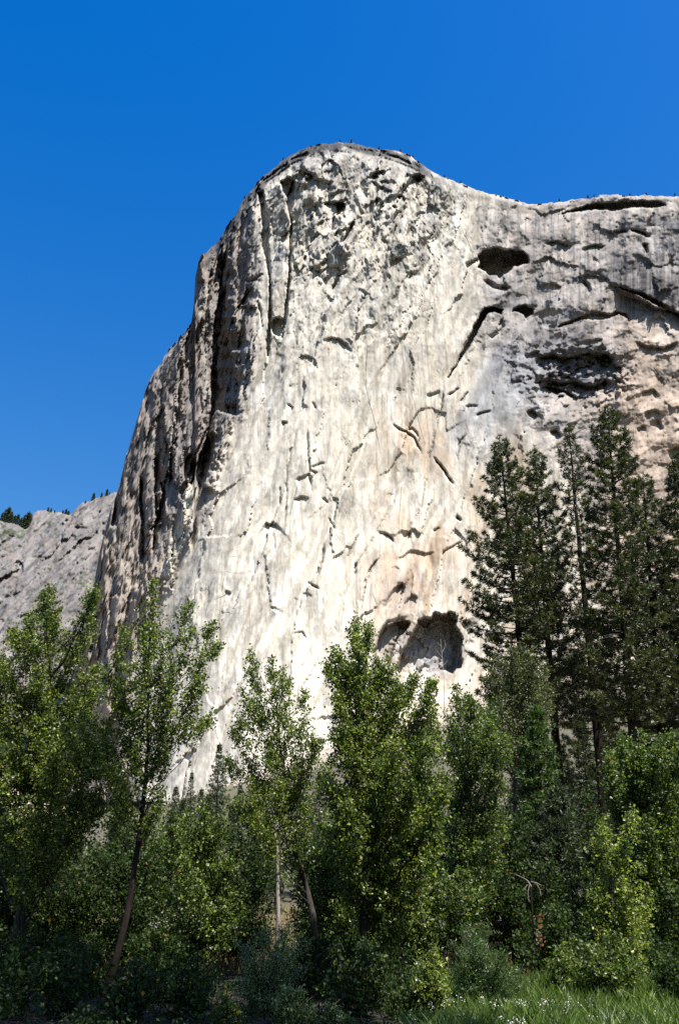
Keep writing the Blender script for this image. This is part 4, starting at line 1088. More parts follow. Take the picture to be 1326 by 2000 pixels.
leafy('cottonwood_tree', 'dense round-topped cottonwood at the right edge below the pines', 'cottonwood tree', 30,
      [(1262, 1940), (1250, 1750), (1246, 1600), (1245, 1520)],
      [(1215,1432,24), (1250,1440,38), (1290,1440,40), (1185,1470,28), (1330,1430,36), (1230,1490,50), (1300,1500,54), (1190,1530,36), (1260,1560,56), (1330,1560,50), (1300,1640,56), (1350,1640,50), (1290,1720,50), (1335,1740,46), (1240,1640,40)],
      .17, .085, 'poplar2', 'dark_bark', 1.0, 1.5, seed=17)
leafy('poplar_sapling', 'young pale-leaved poplar in front of the cottonwood at right', 'sapling', 25,
      [(1205, 1960), (1198, 1850), (1192, 1720), (1190, 1620)],
      [(1235,1585,13), (1228,1625,26), (1180,1600,20), (1160,1640,26), (1195,1665,40), (1240,1690,32), (1150,1700,28), (1205,1740,44), (1265,1740,22), (1160,1770,32), (1225,1800,40), (1180,1830,34), (1250,1850,26)],
      .075, .074, 'poplar', 'bark', .85, .9, seed=18, tint=.18)
leafy('poplar_sapling', 'mid-height leafy sapling between the forked poplar and the leaning trunk', 'sapling', 27,
      [(385, 1960), (392, 1830), (402, 1720), (410, 1640)],
      [(400,1575,22), (365,1590,26), (430,1600,26), (395,1630,42), (345,1650,36), (455,1660,34), (410,1700,46), (355,1720,40), (470,1720,34), (430,1770,42), (380,1790,40), (490,1780,26), (340,1790,30), (330,1600,24)],
      .08, .085, 'poplar2', 'dark_bark', .85, 1.1, seed=19, tint=.06)
leafy('maple_sapling', 'low spreading sapling behind the foot of the forked poplar', 'sapling', 30,
      [(240, 1900), (245, 1780), (250, 1700)],
      [(230,1640,34), (280,1655,36), (190,1665,34), (310,1690,34), (245,1700,44), (150,1690,34), (200,1730,40), (290,1750,38), (120,1740,30), (240,1785,36)],
      .07, .09, 'shade', 'dark_bark', .8, 1.2, seed=20, tint=.05)
leafy('cottonwood_tree', 'shaded cottonwood low at the left edge under the big poplar', 'cottonwood tree', 31,
      [(62, 1920), (66, 1780), (70, 1680)],
      [(60,1610,40), (110,1640,40), (15,1640,42), (70,1690,48), (-30,1680,44), (130,1710,36), (20,1740,44), (90,1760,42), (150,1780,30), (50,1800,30)],
      .09, .09, 'shade', 'dark_bark', .85, 1.2, seed=21)
leafy('maple_tree', 'dark bushy tree low in the centre between two trunks', 'maple tree', 29,
      [(668, 1930), (665, 1800), (660, 1700)],
      [(655,1570,28), (690,1580,30), (640,1610,36), (680,1640,42), (625,1660,30), (700,1690,40), (650,1710,40), (610,1720,24), (690,1750,36), (640,1770,32), (660,1820,30)],
      .08, .09, 'poplar2', 'dark_bark', .9, 1.1, seed=22)
leafy('maple_tree', 'shaded bushy tree under the right of centre poplar', 'maple tree', 28,
      [(800, 1950), (806, 1830), (810, 1740)],
      [(790,1680,36), (840,1690,36), (760,1710,34), (810,1740,44), (870,1730,32), (910,1700,32), (770,1780,38), (840,1790,36), (800,1840,28), (940,1740,26), (735,1760,28)],
      .08, .09, 'poplar2', 'dark_bark', .85, 1.1, seed=23, yellow=.01)
leafy('maple_tree', 'dark leafy tree low at the right edge behind the pale sapling', 'maple tree', 29,
      [(1300, 1950), (1305, 1850), (1305, 1780)],
      [(1300,1740,36), (1340,1760,40), (1270,1780,34), (1320,1810,40), (1280,1840,34), (1340,1870,40), (1290,1890,30), (1250,1800,24)],
      .08, .09, 'shade', 'dark_bark', .85, 1.1, seed=24)

def fill(name, cat, cx, top, bot, hw, Y, mat, label, seed, n=15, r0=.07, dens=.62, rp=34, **kw):
    rr = random.Random(seed); lb = [(cx + rr.uniform(-.2, .2) * hw, top + rp * .7, rp * .7)]
    for k in range(n):
        t = rr.random() ** .9; y = top + (bot - top) * t
        w = hw * (.35 + .75 * math.sin(math.pi * min(1, .12 + .72 * t)))
        lb.append((cx + rr.uniform(-1, 1) * w, y, rp * rr.uniform(.75, 1.2)))
    leafy(name, label, cat, Y, [(cx + 4, 1960), (cx + rr.uniform(-8, 8), (top + 1960) / 2 + 40), (cx + rr.uniform(-8, 8), top + (bot - top) * .25)], lb, r0, .092, mat, 'dark_bark', dens, 1.3, seed=seed, limb_parts=2, **kw)
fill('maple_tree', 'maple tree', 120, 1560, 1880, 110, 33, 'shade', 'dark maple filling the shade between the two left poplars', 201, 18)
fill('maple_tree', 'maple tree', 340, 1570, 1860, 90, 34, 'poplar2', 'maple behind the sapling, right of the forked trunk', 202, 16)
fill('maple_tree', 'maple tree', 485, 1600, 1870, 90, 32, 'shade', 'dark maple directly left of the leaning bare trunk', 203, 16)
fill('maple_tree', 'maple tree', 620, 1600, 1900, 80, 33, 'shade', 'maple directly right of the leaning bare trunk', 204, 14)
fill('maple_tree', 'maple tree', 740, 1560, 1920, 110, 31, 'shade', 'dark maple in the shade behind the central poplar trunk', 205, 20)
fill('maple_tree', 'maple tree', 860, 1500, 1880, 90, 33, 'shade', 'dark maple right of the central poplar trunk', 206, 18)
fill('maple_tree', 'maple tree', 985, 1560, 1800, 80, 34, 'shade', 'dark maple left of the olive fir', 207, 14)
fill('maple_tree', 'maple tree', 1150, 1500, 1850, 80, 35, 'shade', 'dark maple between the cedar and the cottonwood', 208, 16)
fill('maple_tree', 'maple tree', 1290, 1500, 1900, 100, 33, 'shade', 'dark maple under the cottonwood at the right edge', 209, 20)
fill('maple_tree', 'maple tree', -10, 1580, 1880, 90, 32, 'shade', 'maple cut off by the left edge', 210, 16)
fill('maple_tree', 'maple tree', 225, 1560, 1870, 80, 36, 'shade', 'maple low behind the forked trunk on its left side', 211, 14)
fill('hazel_bush', 'bush', 1090, 1740, 1900, 90, 29, 'shade', 'dark bush at the foot of the olive fir', 212, 12, .04)
fill('hazel_bush', 'bush', 720, 1780, 1960, 110, 27, 'shade', 'dark bush in the hollow under the central poplar', 213, 14, .04)
fill('hazel_bush', 'bush', 60, 1800, 1960, 90, 26, 'shade', 'dark bush at the foot of the left edge poplar', 214, 12, .04, dens=.6)
fill('hazel_bush', 'bush', 180, 1830, 1980, 80, 25, 'shade', 'dark bush left of the forked poplar foot', 215, 10, .04, dens=.6)
fill('hazel_bush', 'bush', 320, 1830, 1985, 80, 24.5, 'shade', 'dark bush right of the forked poplar foot', 216, 11, .04, dens=.6)
fill('hazel_bush', 'bush', 1240, 1780, 1920, 80, 28, 'shade', 'leafy bush behind the pale sapling', 217, 12, .04)

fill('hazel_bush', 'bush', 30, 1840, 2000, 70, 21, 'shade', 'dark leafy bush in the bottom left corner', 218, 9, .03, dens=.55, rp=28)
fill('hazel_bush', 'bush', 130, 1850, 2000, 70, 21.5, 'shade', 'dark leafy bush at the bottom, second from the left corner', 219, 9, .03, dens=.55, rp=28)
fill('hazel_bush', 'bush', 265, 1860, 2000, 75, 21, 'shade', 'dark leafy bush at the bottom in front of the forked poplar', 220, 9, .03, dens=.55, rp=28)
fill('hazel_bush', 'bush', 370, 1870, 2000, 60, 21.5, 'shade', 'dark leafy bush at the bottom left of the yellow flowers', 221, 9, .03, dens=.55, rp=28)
fill('hazel_bush', 'bush', 710, 1830, 2000, 75, 22, 'shade', 'dark leafy bush at the bottom in front of the central poplar foot', 222, 11, .03, dens=.6, rp=28)
fill('hazel_bush', 'bush', 785, 1860, 1990, 60, 22.5, 'shade', 'dark leafy bush left of the cream-flowered shrub', 223, 9, .03, dens=.6, rp=28)
fill('hazel_bush', 'bush', 600, 1790, 1960, 60, 25, 'shade', 'dark leafy bush at the foot of the leaning trunk', 224, 10, .03, dens=.6, rp=28)
fill('maple_tree', 'maple tree', 1060, 1640, 1880, 90, 31, 'shade', 'dark maple tangled with the lower branches of the olive fir', 225, 14)

# ----------------------------------------------------------------------------
# shrubs near the front
# ----------------------------------------------------------------------------
def shrub(name, label, cat, Y, cx, by, lobes, leaf, mat, aspect=.6, dens=1.0, seed=1, tint=0.0, flowers=None, depth=.6, r0=.022, group=None):
    """several stems from one foot, leaves along them; flowers: (material, count, blob size)"""
    rg = np.random.default_rng(seed)
    ft = at(cx, by, Y); gz = float(ground_z(ft[0], Y)); origin = np.array([ft[0], Y, gz])
    root = thing(name, origin, label, cat, group)
    px2m = Y / FPX * 1.08
    st = Tubes(); cents = []; tips = []
    for (px, py, rp) in lobes:
        for k in range(3):
            rad = rp * px2m
            tip = at(px + rg.uniform(-.5, .5) * rp, py + rg.uniform(0, .6) * rp * (k > 0), Y + rg.uniform(-1, 1) * depth)
            a = origin + np.array([rg.normal() * .08, rg.normal() * .08, -.03])
            c = a * .6 + tip * .4; c[2] = a[2] * .3 + tip[2] * .7
            ax = curve3(a, c, tip, 9); st.add(ax, np.linspace(r0, .004, 9), 4)
            n = int(12 * dens + 8)
            lo = .35
            tt = lo + (1 - lo) * rg.uniform(0, 1, n)
            o = np.stack([np.interp(tt * 8, np.arange(9), ax[:, j]) for j in range(3)], 1)
            d = unit(rg.normal(size=(n, 3)) + np.array([0, 0, .5]))
            ln = rad * rg.uniform(.3, 1.0, n) * (.55 + .6 * np.sin(np.pi * np.clip(tt, 0, 1)))
            for i in range(n):
                e = o[i] + d[i] * ln[i]
                if i % 2 == 0: st.add([o[i], e], [.005, .002], 3)
                nl = int(max(3, ln[i] / (leaf * .26) * dens)) + 1
                q = rg.uniform(.1, 1.05, (nl, 1)); cents.append(o[i] * (1 - q) + e * q + rg.normal(size=(nl, 3)) * leaf * .6)
                tips.append(e)
    c = np.concatenate(cents); c = c[c[:, 2] > gz + .02]
    v, f = leaf_quads(c, leaf, rg, aspect, droop=.15)
    ti = np.clip(rg.normal(.45 + tint, .2, len(c)), 0, .94)
    link('stems', st.mesh('stems', M['bark'], origin), root)['kind'] = 'stuff'
    link('crown', make_mesh('crown', v - origin, [f], M[mat], False, {'tint': np.repeat(ti, 4)}), root)['kind'] = 'stuff'
    if flowers:
        fm, cnt, sz = flowers
        tips = np.array(tips); tips = tips[np.argsort(-tips[:, 2] + .6 * tips[:, 1])][:int(len(tips) * .7)]
        pick = tips[rg.choice(len(tips), min(cnt, len(tips)), replace=False)]
        for p in pick:
            k = 16
            cc = p + rg.normal(size=(k, 3)) * sz * np.array([.55, .55, .4])
            v, f = leaf_quads(cc, sz * .55, rg, .9)
            link('flower_cluster', make_mesh('flower_cluster', v - origin, [f], M[fm], False), root)['kind'] = 'stuff'
    return root

shrub('willow_shrub', 'grey-green willow with fine windblown leaves in front of the leaning trunk', 'willow', 22, 520, 1990,
      [(560,1795,22), (520,1815,30), (585,1835,26), (480,1850,30), (540,1870,36), (500,1900,36), (590,1890,24), (460,1920,30), (540,1940,34), (490,1960,30), (440,1960,26)], .075, 'willow', .26, 1.15, 51, .1, depth=.8)
shrub('willow_shrub', 'rounded feathery willow right of the dark hollow in the centre', 'willow', 23, 955, 1975,
      [(905,1805,18), (930,1800,24), (885,1840,26), (940,1845,36), (985,1850,28), (905,1885,34), (960,1890,40), (1010,1890,28), (1030,1920,22), (900,1925,28), (955,1930,34), (1000,1940,26), (870,1890,22)], .07, 'willow2', .24, 1.3, 52, -.03, depth=.9)
shrub('dogwood_shrub', 'low pale yellow-green shrub in front of the grey-green willow', 'shrub', 20, 570, 2010,
      [(565,1930,18), (590,1935,16), (545,1955,20), (580,1965,22), (555,1985,20), (610,1975,14), (600,1995,16)], .075, 'lime', .55, 1.1, 53, .2, depth=.4)
shrub('yellow_flower_shrub', 'low shrub with yellow flowers at the bottom left of the willow', 'shrub', 20.5, 445, 2015,
      [(435,1945,18), (425,1970,20), (460,1970,18), (440,1990,22), (470,1995,16), (412,1990,16)], .06, 'poplar2', .5, 1.0, 54, .1, flowers=('yellow_flower', 12, .055), depth=.35)
shrub('white_flower_shrub', 'upright shrub with cream flower heads at the left of the round willow', 'shrub', 21.5, 838, 1990,
      [(846,1852,14), (825,1870,18), (862,1875,16), (840,1900,24), (815,1915,20), (862,1920,20), (838,1950,22), (815,1960,18), (868,1955,16)], .074, 'poplar', .55, 1.0, 55, .18, flowers=('white_flower', 7, .06), depth=.4)
shrub('dogwood_shrub', 'leafy shrub at the foot of the pale sapling', 'shrub', 24, 1195, 1955,
      [(1150,1840,24), (1190,1830,26), (1230,1850,26), (1160,1880,28), (1210,1890,30), (1250,1890,26), (1185,1920,24), (1130,1875,20)], .085, 'poplar2', .6, 1.0, 56, .05, depth=.7)
shrub('dogwood_shrub', 'bushy shrub beside the split stump', 'shrub', 25, 1115, 1945,
      [(1090,1850,20), (1120,1835,22), (1075,1875,20), (1110,1880,28), (1145,1905,22), (1090,1905,22)], .085, 'poplar2', .6, 1.0, 57, .05, depth=.6)
shrub('dogwood_shrub', 'shrub cut off by the right edge above the grass', 'shrub', 23, 1315, 1970,
      [(1300,1870,22), (1330,1880,26), (1285,1900,20), (1320,1920,26), (1350,1930,24), (1290,1935,18)], .08, 'shade', .6, 1.0, 58, .05, depth=.5)
shrub('dogwood_shrub', 'small leafy shrub at the bottom next to the dark hollow', 'shrub', 20.5, 660, 2015,
      [(640,1965,12), (655,1985,14), (675,1990,12), (630,1995,12)], .07, 'lime', .55, .9, 59, .1, depth=.3)
shrub('bramble_bush', 'dark low bush between the leaning trunks at left', 'bush', 27, 300, 1950,
      [(260,1830,24), (310,1815,26), (340,1840,24), (290,1860,28), (330,1880,24), (255,1880,22)], .085, 'shade', .65, .9, 60, .1, depth=.6)
shrub('bramble_bush', 'dark low bush in the shade at the left edge', 'bush', 28, 110, 1930,
      [(80,1830,22), (130,1815,24), (160,1835,26), (110,1860,24), (170,1870,22)], .085, 'shade', .65, .9, 61, .05, depth=.6)

# flowering herbs in the grass at the front
def herb(px, py, Y, label, seed, n=5, h=.55):
    rg = np.random.default_rng(seed)
    ft = at(px, py, Y); gz = float(ground_z(ft[0], Y)); origin = np.array([ft[0], Y, gz])
    top = at(px, py, Y)[2] - gz
    root = thing('flowering_herb', origin, label, 'wildflower', 'white flowering herbs in the grass')
    st = Tubes(); cents = []
    heads = []
    for k in range(n):
        e = np.array([rg.normal() * .30, rg.normal() * .25, max(.15, top * rg.uniform(.75, 1.08))]); m_ = e * .5 + np.array([rg.normal() * .03, 0, .04])
        st.add([np.zeros(3), m_, e], [.008, .006, .004], 4)
        q = rg.uniform(.2, .9, (12, 1)); cents.append(e * q + rg.normal(size=(12, 3)) * .05); heads.append(e)
    c = np.concatenate(cents); v, f = leaf_quads(c, .09, rg, .4)
    link('stems', st.mesh('stems', M['grass']), root)['kind'] = 'stuff'
    link('foliage', make_mesh('foliage', v, [f], M['grass'], False, {'tint': np.repeat(np.clip(rg.normal(.5, .2, len(c)), 0, .93), 4)}), root)['kind'] = 'stuff'
    for e in heads:
        cc = e + rg.normal(size=(18, 3)) * np.array([.035, .035, .045]); v, f = leaf_quads(cc, .026, rg, .9)
        link('flower_cluster', make_mesh('flower_cluster', v, [f], M['white_flower'], False), root)['kind'] = 'stuff'
HERBS = [(902,1955,20.5,'tallest white flowering herb, under the left side of the round willow'), (1000,1962,20.5,'white flowering herb below the middle of the round willow'), (1032,1956,21.5,'small white flowering herb right below the round willow'),
         (1092,1962,21,'white flowering herb in front of the bush beside the stump'), (1112,1955,22,'white flowering herb close to the bush beside the stump'), (975,1990,18.8,'low white herb at the bottom edge under the willow'),
         (1235,1986,19.5,'white flowering herb in the shade of the pale sapling'), (1300,1990,19.5,'white flowering herb nearest the right edge of the grass'), (778,1990,19.5,'lone white herb at the left end of the grass'), (1165,1990,19.2,'white flowering herb at the bottom edge, left of the sapling shade')]
for i, (px, py, Y, lb) in enumerate(HERBS): herb(px, py, Y, lb, 700 + i, 5 + i % 3)

# ----------------------------------------------------------------------------
# dead wood
# ----------------------------------------------------------------------------
def deadwood(name, label, cat, Y, paths, mat='dead', tmat=None):
    """paths: (pixel points, start radius, end radius)"""
    rg = np.random.default_rng(len(label))
    b = at(*paths[0][0][0], Y); gz = float(ground_z(b[0], Y)); origin = np.array([b[0], Y, min(b[2], max(gz, b[2] - 9))])
    root = thing(name, origin, label, cat)
    for i, (pp, r0, r1) in enumerate(paths):
        P = np.array([at(px, py, Y + rg.normal() * .05 * (k > 0) * (i > 0)) for k, (px, py) in enumerate(pp)])
        if i == 0: P[0][2] = min(P[0][2], gz - .05)
        P = resample(P, 10) + rg.normal(size=(10, 3)) * r0 * .15
        t = Tubes(); t.add(P, np.linspace(r0, r1, 10), 7 if i == 0 else 5)
        link('trunk' if i == 0 else 'branch', t.mesh('trunk' if i == 0 else 'branch', M[(tmat or mat) if i == 0 else mat], origin), root)
    return root
deadwood('dead_tree', 'bleached bare dead tree in front of the cave at the cliff foot', 'dead tree', 600,
         [([(868,1390),(866,1310),(862,1270),(860,1248)], .24, .12), ([(864,1290),(848,1280)], .20, .09), ([(864,1296),(846,1290)], .19, .09), ([(862,1276),(870,1262),(868,1250)], .20, .09), ([(863,1284),(852,1270)], .17, .09), ([(865,1302),(850,1306)], .17, .09), ([(861,1262),(853,1254)], .16, .08), ([(865,1300),(874,1290)], .16, .08)])
deadwood('dead_branch_tree', 'pale bare branch spreading above the split stump', 'dead tree', 29,
         [([(1046,1900),(1040,1800),(1036,1730)], .035, .02), ([(1037,1732),(1028,1718),(1006,1708)], .02, .007), ([(1036,1722),(1046,1724),(1058,1730)], .014, .006), ([(1034,1726),(1030,1745),(1033,1762)], .014, .006), ([(1030,1728),(1020,1740)], .011, .005), ([(1046,1724),(1054,1738),(1056,1750)], .011, .005), ([(1037,1720),(1040,1712)], .01, .004)], 'dead', 'dark_bark')
deadwood('split_stump', 'broken trunk with torn reddish wood beside the fir', 'stump', 30,
         [([(1050,1900),(1053,1850),(1054,1785)], .11, .05), ([(1056,1815),(1060,1790),(1059,1778)], .05, .01), ([(1051,1810),(1049,1788)], .04, .01), ([(1058,1850),(1066,1835)], .03, .008)], 'red_wood')
deadwood('broken_trunk', 'grey broken trunk leaning left of the reddish stump', 'stump', 29.5,
         [([(1044,1905),(1046,1860),(1049,1815)], .055, .035)])
deadwood('bare_pole_tree', 'thin grey bare pole standing behind the middle poplar', 'dead tree', 38,
         [([(474,1850),(470,1700),(462,1622)], .045, .03), ([(468,1690),(476,1670)], .03, .01), ([(466,1660),(458,1645)], .03, .01)], 'bark')
deadwood('snag', 'short pale broken snag left of the leaning trunk', 'dead tree', 27.5,
         [([(545,1850),(542,1700),(541,1635)], .07, .045), ([(542,1675),(549,1683)], .02, .008)])
deadwood('dead_shrub', 'bleached leafless shrub under the big left poplar', 'dead shrub', 28,
         [([(45,1860),(44,1760),(46,1690)], .02, .01), ([(45,1710),(30,1690),(25,1680)], .01, .004), ([(46,1700),(58,1690)], .01, .004), ([(46,1700),(40,1672)], .009, .004), ([(45,1712),(54,1706),(52,1712)], .009, .004)])

# ----------------------------------------------------------------------------
# conifers on the slope behind, and on the far skylines
# ----------------------------------------------------------------------------
protos = []
for k in range(3):
    w = (2.3, 1.8, 2.7)[k]
    rg_ = np.random.default_rng(800 + k)
    protos.append(conifer('conifer', 'x', 'conifer', np.array([0., 0, -100]), 13.0, 800 + k, (lambda r, w=w: w * (1 - r) ** .8), mat='fir', kind='fir', bare=.06, step=.42, tuft=.34, per=9, width=.07, dens=.55, r0=.17, irregular=.35))
SLOPE = [(430,1452,230,'pale distant conifer standing alone against the lower cliff'), (376,1506,240,'tiny pointed conifer against the foot of the cliff at left'), (360,1560,95,'slope conifer just right of the forked poplar trunk'), (410,1548,88,'slope conifer behind the sapling, below the lone distant conifer'),
         (455,1565,100,'slope conifer left of the thin bare pole'), (500,1590,92,'slope conifer right of the thin bare pole'), (330,1600,80,'slope conifer low behind the forked poplar'), (290,1580,105,'slope conifer showing left of the forked trunk'),
         (225,1600,90,'slope conifer in the gap between the two left poplars'), (160,1640,85,'slope conifer behind the left poplars, low and dark'), (60,1650,95,'slope conifer hidden behind the big left poplar'), (605,1560,110,'slope conifer in the gap right of the leaning trunk'),
         (640,1610,86,'slope conifer left of the central poplar trunk'), (690,1520,150,'slope conifer up on the brushy talus'), (760,1600,90,'slope conifer behind the central poplar'), (830,1560,105,'slope conifer right behind the central poplar'),
         (900,1500,120,'slope conifer behind the poplar with orange leaves'), (960,1540,90,'slope conifer behind the oak foot'), (1020,1480,85,'slope conifer left of the pointed cedar'), (1110,1500,82,'slope conifer under the slender pine'),
         (1150,1560,75,'slope conifer between cedar and cottonwood'), (1210,1440,95,'slope conifer under the tallest pine'), (1290,1450,90,'slope conifer low behind the pines at right'), (540,1640,80,'slope conifer behind the short pale snag'), (1128,1395,72,'slope conifer filling the gap left of the slender pine foot'), (1172,1370,78,'slope conifer filling the gap right of the slender pine foot'), (1095,1450,66,'slope conifer directly right of the pointed cedar'), (1235,1500,70,'slope conifer above the cottonwood crown'), (1000,1400,80,'slope conifer behind the greyish olive oak'), (345,1535,150,'slope conifer at the foot of the pale slab left of the distant conifer'), (395,1540,160,'slope conifer below the tiny pointed conifer'), (470,1530,170,'slope conifer right of the lone distant conifer'), (580,1520,140,'slope conifer behind the middle poplar crown'), (625,1505,180,'slope conifer on the talus between the middle and central poplars')]
for i, (px, py, Y, lb) in enumerate(SLOPE):
    p = at(px, py, Y); gz = float(ground_z(p[0], Y)); h = max(4.0, p[2] - gz)
    src = protos[i % 3]
    if i < 3: o = src; o.location = (p[0], Y, gz - .05); o.scale = (h / 13,) * 3
    else: o = copy_thing(src, (p[0], Y, gz - .05), i * 1.7, h / 13)
    o['label'] = lb; o['group'] = 'conifers on the slope'

# small skyline trees, one low-detail tree copied
rg_ = np.random.default_rng(77)
tr_, br_, v_, f_, ti_ = conifer_parts(10.0, rg_, lambda r: 2.2 * (1 - r) ** .7, kind='fir', bare=.12, step=1.0, tuft=1.3, per=5, width=.5, dens=.22, r0=.28)
tm_ = tr_.mesh('trunk', M['dark_bark']); cm_ = make_mesh('crown', v_, [f_], M['fir'], False, {'tint': ti_})
def tiny(loc, h, rz, label, group):
    r = thing('skyline_conifer', loc, label, 'conifer', group); r.scale = (h / 10 * .95, h / 10 * .95, h / 10); r.rotation_euler = (0, 0, rz)
    link('trunk', tm_, r); link('crown', cm_, r)
def ridge_pt(px, drop=2):
    v = float(np.interp(px, RIDGE_TOP[:, 0], RIDGE_TOP[:, 1])) + drop
    return v, at(px, v, 1330 - .2 * px - .75 * (v - 960) + 14)
for i, (px, hp) in enumerate([(3,14),(9,20),(14,24),(20,18),(27,14),(33,17),(40,14),(46,20),(52,26),(57,18),(93,9),(99,8),(106,6),(122,8),(128,11),(133,9),(166,6),(182,13),(198,9),(208,12),(214,6)]):
    v, p = ridge_pt(px); h = hp * 1330 / FPX * 1.5
    ORD = ['leftmost', 'second', 'third', 'fourth', 'fifth', 'sixth', 'seventh', 'eighth', 'ninth', 'tenth', 'eleventh', 'twelfth', 'thirteenth', 'fourteenth', 'fifteenth']
    k_ = i if px < 60 else i - 10 if px < 140 else i - 16
    word = ORD[k_] + ('' if k_ == 0 else ' from the left')
    place = 'on the low left skyline' if px < 60 else ('on the flat block of the ridge' if px < 140 else 'on the ridge where it meets the cliff')
    tiny(p + np.array([0, 3, -1.0]), h, i * 2.1, 'small dark conifer ' + place + ', ' + word + ' there', 'conifers on the ridge skyline ' + ('left' if px < 60 else 'middle' if px < 140 else 'right'))
for i, (px, hp) in enumerate([(478,7),(553,7),(664,7),(686,8),(740,7),(782,8),(806,7),(868,7),(900,7),(1092,7),(1148,8),(1160,7),(1230,8),(1262,7),(1318,8)]):
    v = float(np.interp(px, TOP[:, 0], TOP[:, 1])) + 1.5; h = hp * 1000 / FPX * 1.3
    Yr = 760 + 40
    tiny(at(px, v, Yr + 20), h, i, 'tiny bushy conifer on the rim of the big cliff, ' + ORD[i] + ('' if i == 0 else ' from the left'), 'conifers on the cliff rim')

# ----------------------------------------------------------------------------
# brush on the talus, boulders, grass
# ----------------------------------------------------------------------------
def brush():
    rg = np.random.default_rng(91)
    n = 2600
    y = 110 * (620 / 110) ** rg.uniform(0, 1, n); x = rg.uniform(-.40, .42, n) * y
    keep = fbm(x / 30, y / 45, 3, 93) > -.3 + .35 * sstep(520, 640, y); x, y = x[keep], y[keep]
    z = ground_z(x, y); r = rg.uniform(.8, 2.4, len(x)) * (y / 200) ** .35
    k = 20
    d = unit(rg.normal(size=(len(x), k, 3))); d[..., 2] = np.abs(d[..., 2])
    c = np.stack([x, y, z - .1], -1)[:, None, :] + d * (r[:, None, None] * rg.uniform(.6, 1.05, (len(x), k, 1))) * np.array([1.2, 1.2, .9])
    v, f = leaf_quads(c.reshape(-1, 3), .85, rg, .8)
    s = np.repeat((r / 1.6), k)[:, None]
    ti = np.clip(np.repeat(rg.normal(.5, .22, len(x)), k) + rg.normal(size=len(x) * k) * .1, 0, .93)
    o = link('talus_brush', make_mesh('talus_brush', v, [f], M['oak'], False, {'tint': np.repeat(ti, 4)}))
    tag(o, 'low green brush covering the talus slope under the cliff', 'brush', kind='stuff')
brush()

def boulder(px, py, Y, s, label, seed):
    rg = np.random.default_rng(seed)
    p = at(px, py, Y); gz = float(ground_z(p[0], Y))
    n = 14; th = np.linspace(0, np.pi, 9); ph = np.linspace(0, 2 * np.pi, n, endpoint=False)
    T, Pp = np.meshgrid(th, ph, indexing='ij')
    d = np.stack([np.sin(T) * np.cos(Pp), np.sin(T) * np.sin(Pp), np.cos(T)], -1)
    q = rg.normal(size=(9, 3)); q = unit(q); off = rg.uniform(.6, .95, 9)
    dots = d @ q.T
    rad = np.min(np.where(dots > .15, off / np.clip(dots, .15, 1), 9), -1); rad = np.minimum(rad, 1.15)
    v = d * rad[..., None] * np.array([1.2, 1.0, .8]) * s
    idx = np.arange(9 * n).reshape(9, n)
    F = np.stack([idx[:-1, :], idx[1:, :], np.roll(idx, -1, 1)[1:, :], np.roll(idx, -1, 1)[:-1, :]], -1).reshape(-1, 4)
    o = link('boulder', make_mesh('boulder', v.reshape(-1, 3), [F], M['boulder'], False), None, (p[0], Y, gz + s * .3))
    tag(o, label, 'boulder', 'pale boulders among the trees')
boulder(862, 1815, 60, .7, 'pale boulder in the meadow gap left of the round willow', 1)
boulder(848, 1800, 72, .8, 'pale boulder farther back in the meadow gap', 2)
boulder(300, 1815, 62, .7, 'pale boulder glimpsed right of the forked trunk', 3)
boulder(455, 1812, 58, .6, 'pale boulder glimpsed behind the sapling at left', 4)
boulder(1120, 1475, 120, 3.0, 'big grey boulder seen between the pine trunks', 5)
boulder(1215, 1395, 130, 3.4, 'big grey boulder seen right of the slender pine trunk', 6)

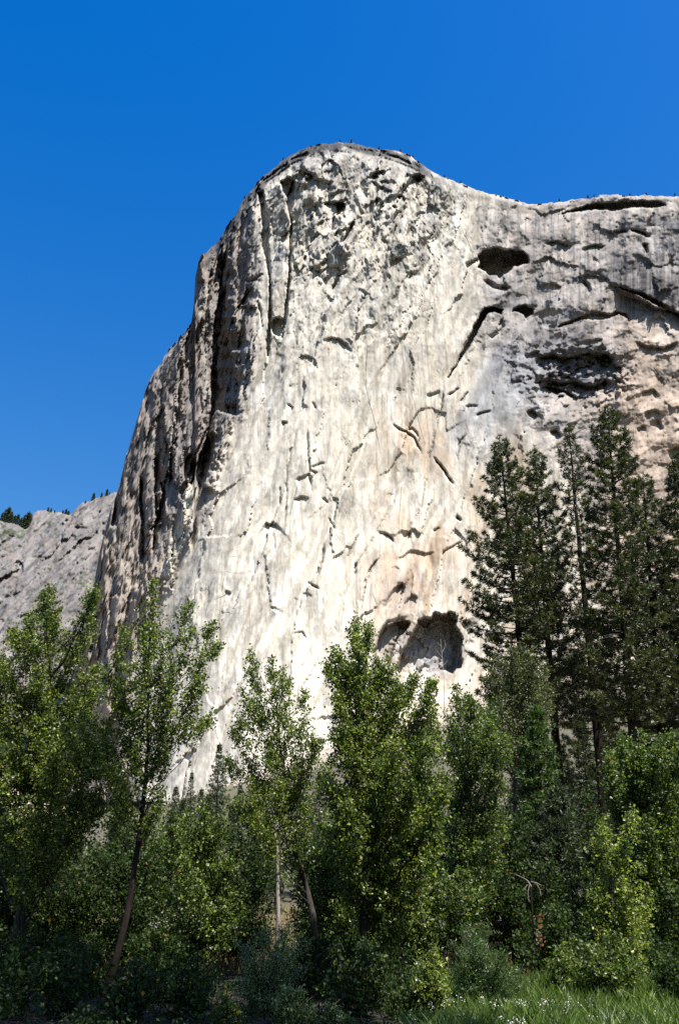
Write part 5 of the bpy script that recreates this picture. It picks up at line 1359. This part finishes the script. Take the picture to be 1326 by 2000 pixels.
def grass():
    rg = np.random.default_rng(95)
    n = 40000
    x = rg.uniform(.2, 12.5, n); y = 15.5 + 12.5 * rg.uniform(0, 1, n) ** 1.1
    keep = (x > 1.2 + .8 * gnoise(x * 0 + y * .5, y, 5)) & (np.abs(x) < y * .46); x, y = x[keep], y[keep]; n = len(x)
    z = ground_z(x, y); h = rg.uniform(.18, .46, n) * (1 + .5 * gnoise(x * .8, y * .8, 97))
    a = rg.uniform(0, 2 * np.pi, n); s = np.stack([np.cos(a), np.sin(a), 0 * a], -1) * .011
    b = np.stack([x, y, z - .02], -1); l = np.stack([rg.normal(size=n) * .35, rg.normal(size=n) * .35, np.ones(n)], -1) * h[:, None]
    m_ = b + l * np.array([.35, .35, .6]); t = b + l
    v = np.stack([b - s, b + s, m_ + s * .8, t, m_ - s * .8], 1).reshape(-1, 3)
    ti = np.clip(rg.normal(.5, .2, n) + .2 * gnoise(x, y, 99), 0, .94)
    o = link('meadow_grass', make_mesh('meadow_grass', v, [np.arange(n * 5).reshape(n, 5)], M['grass'], False, {'tint': np.repeat(ti, 5)}))
    tag(o, 'lush green grass along the bottom right', 'grass', kind='stuff')
    n = 42000
    y = 30 + 62 * rg.uniform(0, 1, n) ** 1.4; x = rg.uniform(-.44, .44, n) * y
    z = ground_z(x, y); h = rg.uniform(.25, .7, n)
    a = rg.uniform(0, 2 * np.pi, n); s = np.stack([np.cos(a), np.sin(a), 0 * a], -1) * .022
    b = np.stack([x, y, z - .02], -1); l = np.stack([rg.normal(size=n) * .3, rg.normal(size=n) * .3, np.ones(n)], -1) * h[:, None]
    v = np.stack([b - s, b + s, b + l], 1).reshape(-1, 3)
    o = link('dry_grass', make_mesh('dry_grass', v, [np.arange(n * 3).reshape(n, 3)], M['straw'], False, {'tint': np.repeat(np.clip(rg.normal(.45, .2, n), 0, .93), 3)}))
    tag(o, 'dry golden grass on the meadow behind the trees', 'grass', kind='stuff')
grass()

def undergrowth():
    """low leaves, ferns and fallen twigs of the shaded floor in front"""
    rg = np.random.default_rng(131)
    n = 2600
    x = rg.uniform(-9.5, 4.5, n); y = rg.uniform(15.5, 27, n)
    keep = (fbm(x / 1.6, y / 1.6, 3, 133) > -.12) & (x < 2.2 + .8 * gnoise(y, y * 0, 3)); x, y = x[keep], y[keep]; n = len(x)
    k = 9; h = rg.uniform(.08, .5, n) ** 1.1
    c = np.stack([x, y, ground_z(x, y)], -1)[:, None, :] + rg.normal(size=(n, k, 3)) * np.array([.14, .14, 0]) + np.array([0, 0, 1.]) * (h[:, None, None] * rg.uniform(.2, 1, (n, k, 1)))
    v, f = leaf_quads(c.reshape(-1, 3), .075, rg, .6, up=.6)
    ti = np.clip(rg.normal(.35, .2, n * k), 0, .93)
    o = link('undergrowth', make_mesh('undergrowth', v, [f], M['shade'], False, {'tint': np.repeat(ti, 4)}))
    tag(o, 'low dark undergrowth on the shaded forest floor', 'undergrowth', kind='stuff')
    t = Tubes()
    for _ in range(260):
        a = rg.uniform(0, 6.28); l = rg.uniform(.2, 1.1); p = np.array([rg.uniform(-9.5, 3), rg.uniform(16, 28), 0]); q = p + np.array([math.cos(a) * l, math.sin(a) * l, 0])
        p[2] = float(ground_z(p[0], p[1])) + .03; q[2] = float(ground_z(q[0], q[1])) + rg.uniform(.02, .25)
        t.add([p, (p + q) / 2 + rg.normal(size=3) * .03, q], [.014, .010, .005], 4)
    o = link('fallen_twigs', t.mesh('fallen_twigs', M['bark']))
    tag(o, 'fallen dead twigs scattered on the forest floor', 'twigs', kind='stuff')
undergrowth()
